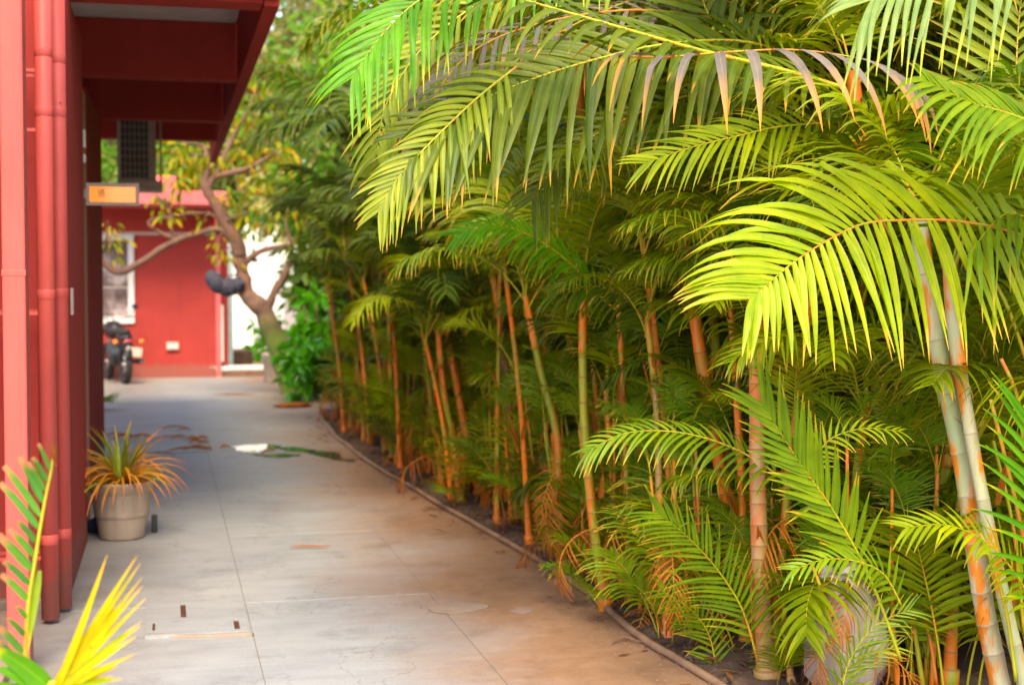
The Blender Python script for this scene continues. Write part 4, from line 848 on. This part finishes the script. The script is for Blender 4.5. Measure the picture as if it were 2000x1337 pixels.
hero(A_, [(1640, 1400, 4.5), (1655, 1300, 4.5), (1705, 1225, 4.48), (1775, 1190, 4.46)], (.1, -.85, .5), 16, .13, .15, (46, 26), (50, 26), .0055, 2.5, 'l_green', 'rachis', r0=.004, tip=.6)
hero(A_, [(1600, 1420, 4.55), (1640, 1330, 4.55), (1690, 1280, 4.53), (1750, 1262, 4.5)], (.1, -.85, .5), 14, .10, .13, (46, 26), (50, 26), .005, 2.5, 'l_mid', 'rachis', r0=.004, tip=.6)
for q in range(8):                               # leaning bare petioles, orange and yellow, at the right
    x0_, y0_, x1_, y1_, Yq = ((1935, 780, 2040, 1337, 4.1), (1790, 560, 1640, 330, 4.5), (2000, 880, 1955, 700, 4.1), (1985, 1330, 1915, 1040, 4.05), (1830, 1337, 1770, 1120, 4.6), (2000, 1240, 1940, 860, 4.3), (1640, 1337, 1585, 1100, 4.7), (2010, 720, 1890, 470, 4.2))[q]
    a_, b_ = P(x0_, y0_, Yq), P(x1_, y1_, Yq + .05); mid = (a_ + b_) / 2 + Vector((.02, 0, .02))
    MB().tube(smoothpath([a_, mid, b_], 5), .0065, 8).obj('petiole', 'rachis_o' if q % 2 == 0 else 'rachis', C_ if q != 6 else B_, C_.location if q != 6 else B_.location)

bo = G(1668, 1400); o = MB().blob((bo.x + .12, bo.y + .30, .17), (.15, .13, .31), nz=.3, fr=2.4).obj('boulder', 'stone'); tag(o, 'pale rounded standing stone half hidden among the low palm leaves', 'stone')

# ------------------------------------------------------------------ young palm in the left foreground
YP = thing('young_palm', 'young palm with torn green frond and yellow fan leaf in the left foreground', 'palm', (-.36, 3.0, 0))
def c3(x, y): return x / 2.4, 780 + y / 2.4
def q3(x, y, Y=3.1): a_, b_ = c3(x, y); return P(a_, b_, Y)
rpts = smoothpath([Vector((-.36, 3.02, 0)), Vector((-.33, 3.05, .35)), q3(122, 1300), q3(120, 1180), q3(135, 950), q3(160, 780), q3(187, 610), q3(215, 450), q3(240, 330), q3(252, 235)], 5)
tf = MB().tube(rpts, [.007 * (1 - .75 * i / (len(rpts) - 1)) for i in range(len(rpts))], 8).obj('frond', 'rachis', YP, YP.location)
hr2 = random.Random(4)
def px_leaf(parent, a_, b_, wpx, mat, Ya=3.1, Yb=3.04, blunt=True, sag=6, nm='leaflet', segs=6):
    A2, B2 = q3(*a_, Ya), q3(*b_, Yb); n_ = segs + 1; d = (B2 - A2); T = d.normalized(); toc = (EYE - A2).normalized(); wv = T.cross(toc).normalized(); nv = wv.cross(T).normalized()
    if nv.dot(toc) < 0: nv = -nv
    tw = hr2.uniform(-.35, .35); wv, nv = wv * math.cos(tw) + nv * math.sin(tw), nv * math.cos(tw) - wv * math.sin(tw)
    sc_ = wpx / 2.4 / FPX * 3.2 / 2; pts = []; wd = []
    for i in range(n_):
        u = i / segs; pts.append(A2 + d * u + Vector((0, 0, -1)) * (sag / 2.4 / FPX * 3.2) * (-math.sin(u * math.pi)) )
        wd.append(sc_ * (min(1, .45 + u * 3) * (1 - .25 * u) if blunt else max(.03, min(1, .5 + u * 2.5) * (1 - u ** 2.6))))
    s = MB().blade(pts, [wv] * n_, [nv] * n_, wd, hr2.random(), 0, .25); s.obj(nm, mat, parent, YP.location)
for a_, b_, wp in (((190, 545), (20, 310), 34), ((180, 600), (0, 390), 34), ((200, 480), (90, 268), 36), ((208, 425), (130, 290), 30), ((222, 380), (152, 270), 26), ((236, 330), (180, 205), 20), ((165, 665), (82, 570), 30), ((157, 730), (40, 605), 34), ((147, 795), (-10, 630), 44), ((137, 865), (18, 755), 32), ((132, 940), (5, 818), 34), ((122, 1022), (75, 965), 24), ((117, 1105), (35, 1022), 26), ((107, 1185), (-10, 1062), 34), ((97, 1245), (-10, 1130), 30)):
    px_leaf(tf, a_, b_, wp, 'l_torn')
for a_, b_ in (((250, 290), (232, 200)), ((253, 280), (246, 182)), ((256, 300), (270, 205)), ((254, 310), (266, 312))): px_leaf(tf, a_, b_, 8, 'l_dry', blunt=False)
px_leaf(tf, (185, 800), (128, 1190), 34, 'l_green', blunt=False)
ff = MB().tube(smoothpath([Vector((-.34, 3.0, 0)), Vector((-.30, 2.95, .35)), q3(215, 1420, 2.9), q3(255, 1330, 2.9)], 4), .007, 8).obj('frond', 'rachis', YP, YP.location); ff['label'] = 'bright yellow young fan leaf'
for k, (tx, ty) in enumerate(((645, 728), (660, 764), (668, 830), (672, 868), (686, 926), (666, 1036), (664, 1056), (642, 1106), (634, 1190), (577, 1305))):
    px_leaf(ff, (262 + k * 2, 1350 + k * 2), (tx, ty), 28, 'l_yellow' if k not in (5, 9) else 'l_hero', 2.9, 2.86, False, 8, segs=8)
    if k < 8: px_leaf(ff, (250 + k * 3, 1345 + k * 3), (tx - 110, ty + 190), 38, 'l_yellow', 2.91, 2.885, False, 4, segs=8)
px_leaf(ff, (268, 1350), (503, 725), 34, 'l_yellow', 2.9, 2.84, False, -14, segs=8)
for a_, b_, wp in (((250, 1370), (-60, 1150), 90), ((230, 1400), (-40, 1250), 70), ((190, 1420), (-60, 1330), 60)): px_leaf(ff, a_, b_, wp, 'l_vivid', 2.92, 2.9, False, 20, segs=8)

# ------------------------------------------------------------------ shrubs, trees, background
def leafcloud(n_, lobes, size, mat, rnd, name='crown', hollow=.35, aspect=.45):
    s = MB()
    for _ in range(n_):
        c, r3 = rnd.choice(lobes); d = Vector((rnd.gauss(0, 1), rnd.gauss(0, 1), rnd.gauss(0, 1))).normalized(); q = rnd.uniform(hollow, 1) ** .6
        if noise.noise((Vector(c) + d) * 2.3) < -.22: q *= .6
        p = Vector(c) + Vector((d.x * r3[0], d.y * r3[1], d.z * r3[2])) * q
        T = (d + Vector((rnd.uniform(-.8, .8), rnd.uniform(-.8, .8), rnd.uniform(-1.1, .3)))).normalized(); W = T.orthogonal().normalized(); W = (W * math.cos(rnd.uniform(0, 6)) + T.cross(W) * math.sin(rnd.uniform(0, 6))).normalized(); N = T.cross(W).normalized()
        L = size * rnd.uniform(.6, 1.3); h_ = L * aspect / 2
        s.blade([p, p + T * L * .5 - Vector((0, 0, L * .03)), p + T * L - Vector((0, 0, L * .16))], [W] * 3, [N] * 3, [h_ * .35, h_, .002], rnd.random(), 0, .3)
    return s
tr_ = random.Random(31)
def lobes(h0, h1, r_, n_): return [((tr_.uniform(-r_, r_) * .7, tr_.uniform(-r_, r_) * .7, tr_.uniform(h0, h1)), (r_ * tr_.uniform(.35, .6), r_ * tr_.uniform(.35, .6), r_ * tr_.uniform(.3, .5))) for _ in range(n_)]
TM = []
for mat, h0, h1 in (('l_tree', 1.2, 6.2), ('l_treelight', 1.6, 7), ('l_tree', .8, 5), ('l_leafy', 3.3, 6.6)):
    tm = MB(); tm.tube(smoothpath([(0, 0, -.05), (.1, .05, h1 * .3), (-.05, .1, h1 * .6), (.1, 0, h1 * .9)]), [.2 - .012 * i for i in range(13)], 10)
    for k in range(6):
        a_ = k * 1.1; z = h1 * (.25 + .09 * k); tm.tube(smoothpath([(0, .05, z), (math.cos(a_) * .8, math.sin(a_) * .8, z + .7), (math.cos(a_) * 1.5, math.sin(a_) * 1.5, z + 1.3)]), [.08 - .008 * i for i in range(9)], 7)
    TM.append((tm.mesh('trunk', 'barkdark'), leafcloud(2600 if mat == 'l_leafy' else 8000, lobes(h0, h1, 2.3, 16), .24, mat, tr_).mesh('crown', mat)))
def tree(x, y, k, sc_, label, group=None, rz=None):
    t = thing('broadleaf_tree', label, 'tree', (x, y, 0), tr_.uniform(0, 6) if rz is None else rz, group)
    link(TM[k][0], 'trunk', t, scl=sc_); link(TM[k][1], 'crown', t, scl=sc_)['kind'] = 'stuff'
GT = 'dark trees standing close behind the palm hedge'
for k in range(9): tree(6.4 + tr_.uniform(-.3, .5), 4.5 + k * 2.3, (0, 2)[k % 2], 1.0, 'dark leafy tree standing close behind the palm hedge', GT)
tree(3.4, 29, 3, 1.0, 'vivid leafy tree whose crown shows over the far doorway')
tree(-.6, 29, 3, .85, 'vivid leafy tree above the pink-lit roof slab')
tree(4.5, 31.5, 2, .9, 'dark leafy tree just right of the white far opening')
tree(5.0, 24.5, 2, .95, 'dark leafy tree at the far end of the palm hedge')
tree(4.6, 40, 1, 1.5, 'pale yellow-green tree above the far opening, right of the canopy edge')
tree(1.6, 42, 1, 1.6, 'tall pale feathery tree rising directly over the far doorway')
tree(-1.3, 40, 1, 1.25, 'green tree seen under the canopy above the pink-lit roof slab')
tree(-4.2, 38, 2, 1.4, 'green tree above the far roof at the left, behind the air conditioner')
tree(8.5, 41, 0, 1.6, 'tall green tree behind the right end of the white wall')
o = MB().box(5.1, 5.3, -2, 24, -.02, 2.4).obj('compound_wall', 'hedgewall'); tag(o, 'dull plastered compound wall glimpsed behind the palm hedge', 'wall')

# pruned frangipani-like tree leaning left over the yard
TY = 20.0; tb = P(560, 740, TY); TR = thing('pruned_tree', 'pruned bare-limbed tree leaning left over the yard before the far doorway', 'tree', (tb.x + .12, TY, 0))
TW = []
def limb(nm, w_, rs, mat='bark'):
    pts = smoothpath([P(a_, b_, TY + (c_[0] if c_ else 0)) for a_, b_, *c_ in w_], 4); n_ = len(pts)
    pts = [p + Vector((noise.noise(p * 4), 0, noise.noise(p * 4 + Vector((5, 0, 0))))) * .02 for p in pts]
    s = MB(); s.tube(pts, [(rs[0] + (rs[1] - rs[0]) * i / (n_ - 1)) * .86 * (1 + .22 * noise.noise(pts[i] * 9)) for i in range(n_)], 14); TW.extend(pts)
    for v in s.v: v += Vector((noise.noise(v * 14), noise.noise(v * 14 + Vector((7, 0, 0))), 0)) * rs[0] * .16
    return s.obj(nm, mat, TR, TR.location)
m, n, l, b = nodes('greenlit_bark')
g = n.new('ShaderNodeNewGeometry'); sp = n.new('ShaderNodeSeparateXYZ'); l.new(g.outputs['Position'], sp.inputs[0])
f = noi(n, l, 5, 6, .65); r = ramp(n, [(.35, (.10, .06, .04)), (.65, (.26, .14, .095))]); l.new(f, r.inputs[0])
ad = n.new('ShaderNodeMath'); ad.operation = 'MULTIPLY_ADD'; l.new(f, ad.inputs[0]); ad.inputs[1].default_value = -.5; l.new(sp.outputs[2], ad.inputs[2])
r2 = ramp(n, [(.55, (1, 1, 1)), (.9, (0, 0, 0))]); l.new(ad.outputs[0], r2.inputs[0])  # green-yellow light on the lower trunk, painted into the bark colour
l.new(mixc(n, l, r2.outputs[0], r.outputs[0], (.13, .18, .025)), b.inputs['Base Color']); b.inputs['Roughness'].default_value = .85; bump(n, l, b, noi(n, l, 20, 6, .7), .6, .02); M['greenlit'] = m
limb('trunk', [(575, 775), (560, 720), (540, 665), (520, 620), (500, 590), (478, 572)], (.20, .13), 'greenlit')
limb('branch', [(482, 578), (476, 545), (470, 510), (466, 480)], (.125, .10))
limb('branch', [(470, 500), (458, 465), (436, 425), (412, 388), (400, 358), (404, 335)], (.115, .06))
limb('branch', [(402, 375), (418, 348), (450, 338), (480, 332), (514, 312)], (.07, .03))
limb('branch', [(518, 618), (535, 575), (552, 540), (572, 505)], (.075, .045))
limb('branch', [(472, 520), (500, 495), (540, 482), (570, 478)], (.06, .03))
limb('branch', [(462, 478), (430, 448), (390, 455), (345, 468), (300, 495), (252, 526), (222, 528), (196, 508)], (.05, .05))
limb('branch', [(345, 468), (320, 458), (290, 435), (330, 425), (385, 415), (425, 425)], (.035, .02))
limb('branch', [(338, 466), (335, 440), (330, 400)], (.03, .018))
limb('branch', [(410, 335), (405, 310), (400, 285)], (.05, .03))
limb('branch', [(420, 345), (440, 300), (470, 240), (500, 180)], (.04, .02))
pr = random.Random(9)
for (px, py, n_, sz) in ((330, 420, 16, .16), (345, 350, 22, .18), (375, 310, 22, .18), (310, 380, 14, .16), (390, 330, 18, .18), (430, 300, 24, .18), (400, 430, 8, .14), (215, 470, 18, .13), (210, 440, 10, .13), (430, 470, 10, .13), (438, 500, 12, .12), (445, 545, 10, .11), (450, 380, 22, .17), (470, 290, 30, .2), (500, 230, 36, .2), (495, 520, 5, .08), (520, 350, 30, .18), (560, 400, 24, .18), (350, 285, 24, .18), (500, 150, 36, .22), (480, 420, 14, .14), (545, 300, 24, .2)):
    c = P(px, py, TY + pr.uniform(-.3, .3)); s = MB()
    nb = min(TW, key=lambda q: (q - c).length); md_ = (nb + c) / 2 + Vector((pr.uniform(-.1, .1), 0, pr.uniform(.0, .15)))
    MB().tube(smoothpath([nb, md_, c + Vector((0, 0, .05))], 4), [.022 - .0016 * q for q in range(9)], 6).obj('twig', 'bark', TR, TR.location)
    for _ in range(int(n_ * 1.3)):
        d = Vector((pr.gauss(0, 1), pr.gauss(0, 1), pr.gauss(-.2, .8))).normalized(); p = c + d * pr.uniform(.02, .18 + n_ * .007); T = (d + Vector((0, 0, -.7))).normalized(); W = T.orthogonal().normalized(); N = T.cross(W); L = sz * pr.uniform(.55, 1.0)
        if pr.random() < .5: W, N = N, W
        s.blade([p, p + T * L * .3, p + T * L * .65, p + T * L - Vector((0, 0, L * .1))], [W] * 4, [N] * 4, [L * .06, L * .2, L * .22, .003], pr.random(), 0, .25)
    s.obj('leaf_cluster', 'l_plume', TR, TR.location, kind='stuff')
bz = P(425, 556, TY - .1); s = MB(); s.blob(bz + Vector((-.03, 0, .04)), (.12, .11, .17), nz=.25, rot=Matrix.Rotation(R(-35), 3, 'Y')); s.blob(bz + Vector((.14, 0, -.03)), (.16, .10, .12), nz=.35); s.blob(bz + Vector((.27, 0, .0)), (.10, .10, .10), nz=.35)
o = s.obj('cloth_wrap', 'charcoal'); tag(o, 'dark slate cloth wrap tied round the cut stub of the pruned tree', 'cloth wrap')

# vivid broad-leaved shrubs before the tree
def shrub(x, y, h_, r_, n_, size, label, mat='l_shrub'):
    t = thing('shrub', label, 'shrub', (x, y, 0)); st = MB()
    for k in range(7):
        a_ = k * .9; st.tube(smoothpath([(0, 0, 0), (math.cos(a_) * r_ * .3, math.sin(a_) * r_ * .3, h_ * .5), (math.cos(a_) * r_ * .6, math.sin(a_) * r_ * .6, h_ * .85)]), .012, 6)
    st.obj('stem', 'bark', t)
    lb = [((tr_.uniform(-r_, r_) * .5, tr_.uniform(-r_, r_) * .5, tr_.uniform(.15, h_ * .9)), (r_ * .5, r_ * .5, .25)) for _ in range(9)]
    leafcloud(n_, lb, size, mat, tr_, hollow=.3, aspect=.6).obj('foliage', mat, t, kind='stuff')
s1 = G(590, 785); shrub(s1.x + .2, s1.y + .3, .85, .48, 420, .17, 'vivid green broad-leaved shrub in front of the leaning tree foot')
shrub(s1.x + .45, s1.y + 2.2, 1.45, .42, 380, .24, 'taller bright green shrub behind the front one, beside the leaning tree')
shrub(s1.x + .85, s1.y + .6, 1.1, .5, 320, .2, 'deep green shrub squeezed between the vivid shrub and the palm hedge')
shrub(s1.x + 1.35, s1.y + 4.5, 2.2, .6, 460, .30, 'tall bright shrub with large leaves right of the white far opening')
shrub(3.1, 27.5, 2.6, .7, 520, .30, 'tall deep green bush filling the gap right of the white far opening', 'l_tree')
shrub(2.1, 30.0, .9, .45, 160, .2, 'small sunlit plant beyond the far doorway step')
fn = thing('fern', 'small yellow-green fern poking out past the base of the far pilaster', 'fern', (G(206, 800).x - .12, G(206, 800).y, .0))
for k in range(6): link(F['ygreen'][k % 4], 'frond', fn, (0, 0, .0), (0, .4, -.6 + k * .3), .42)
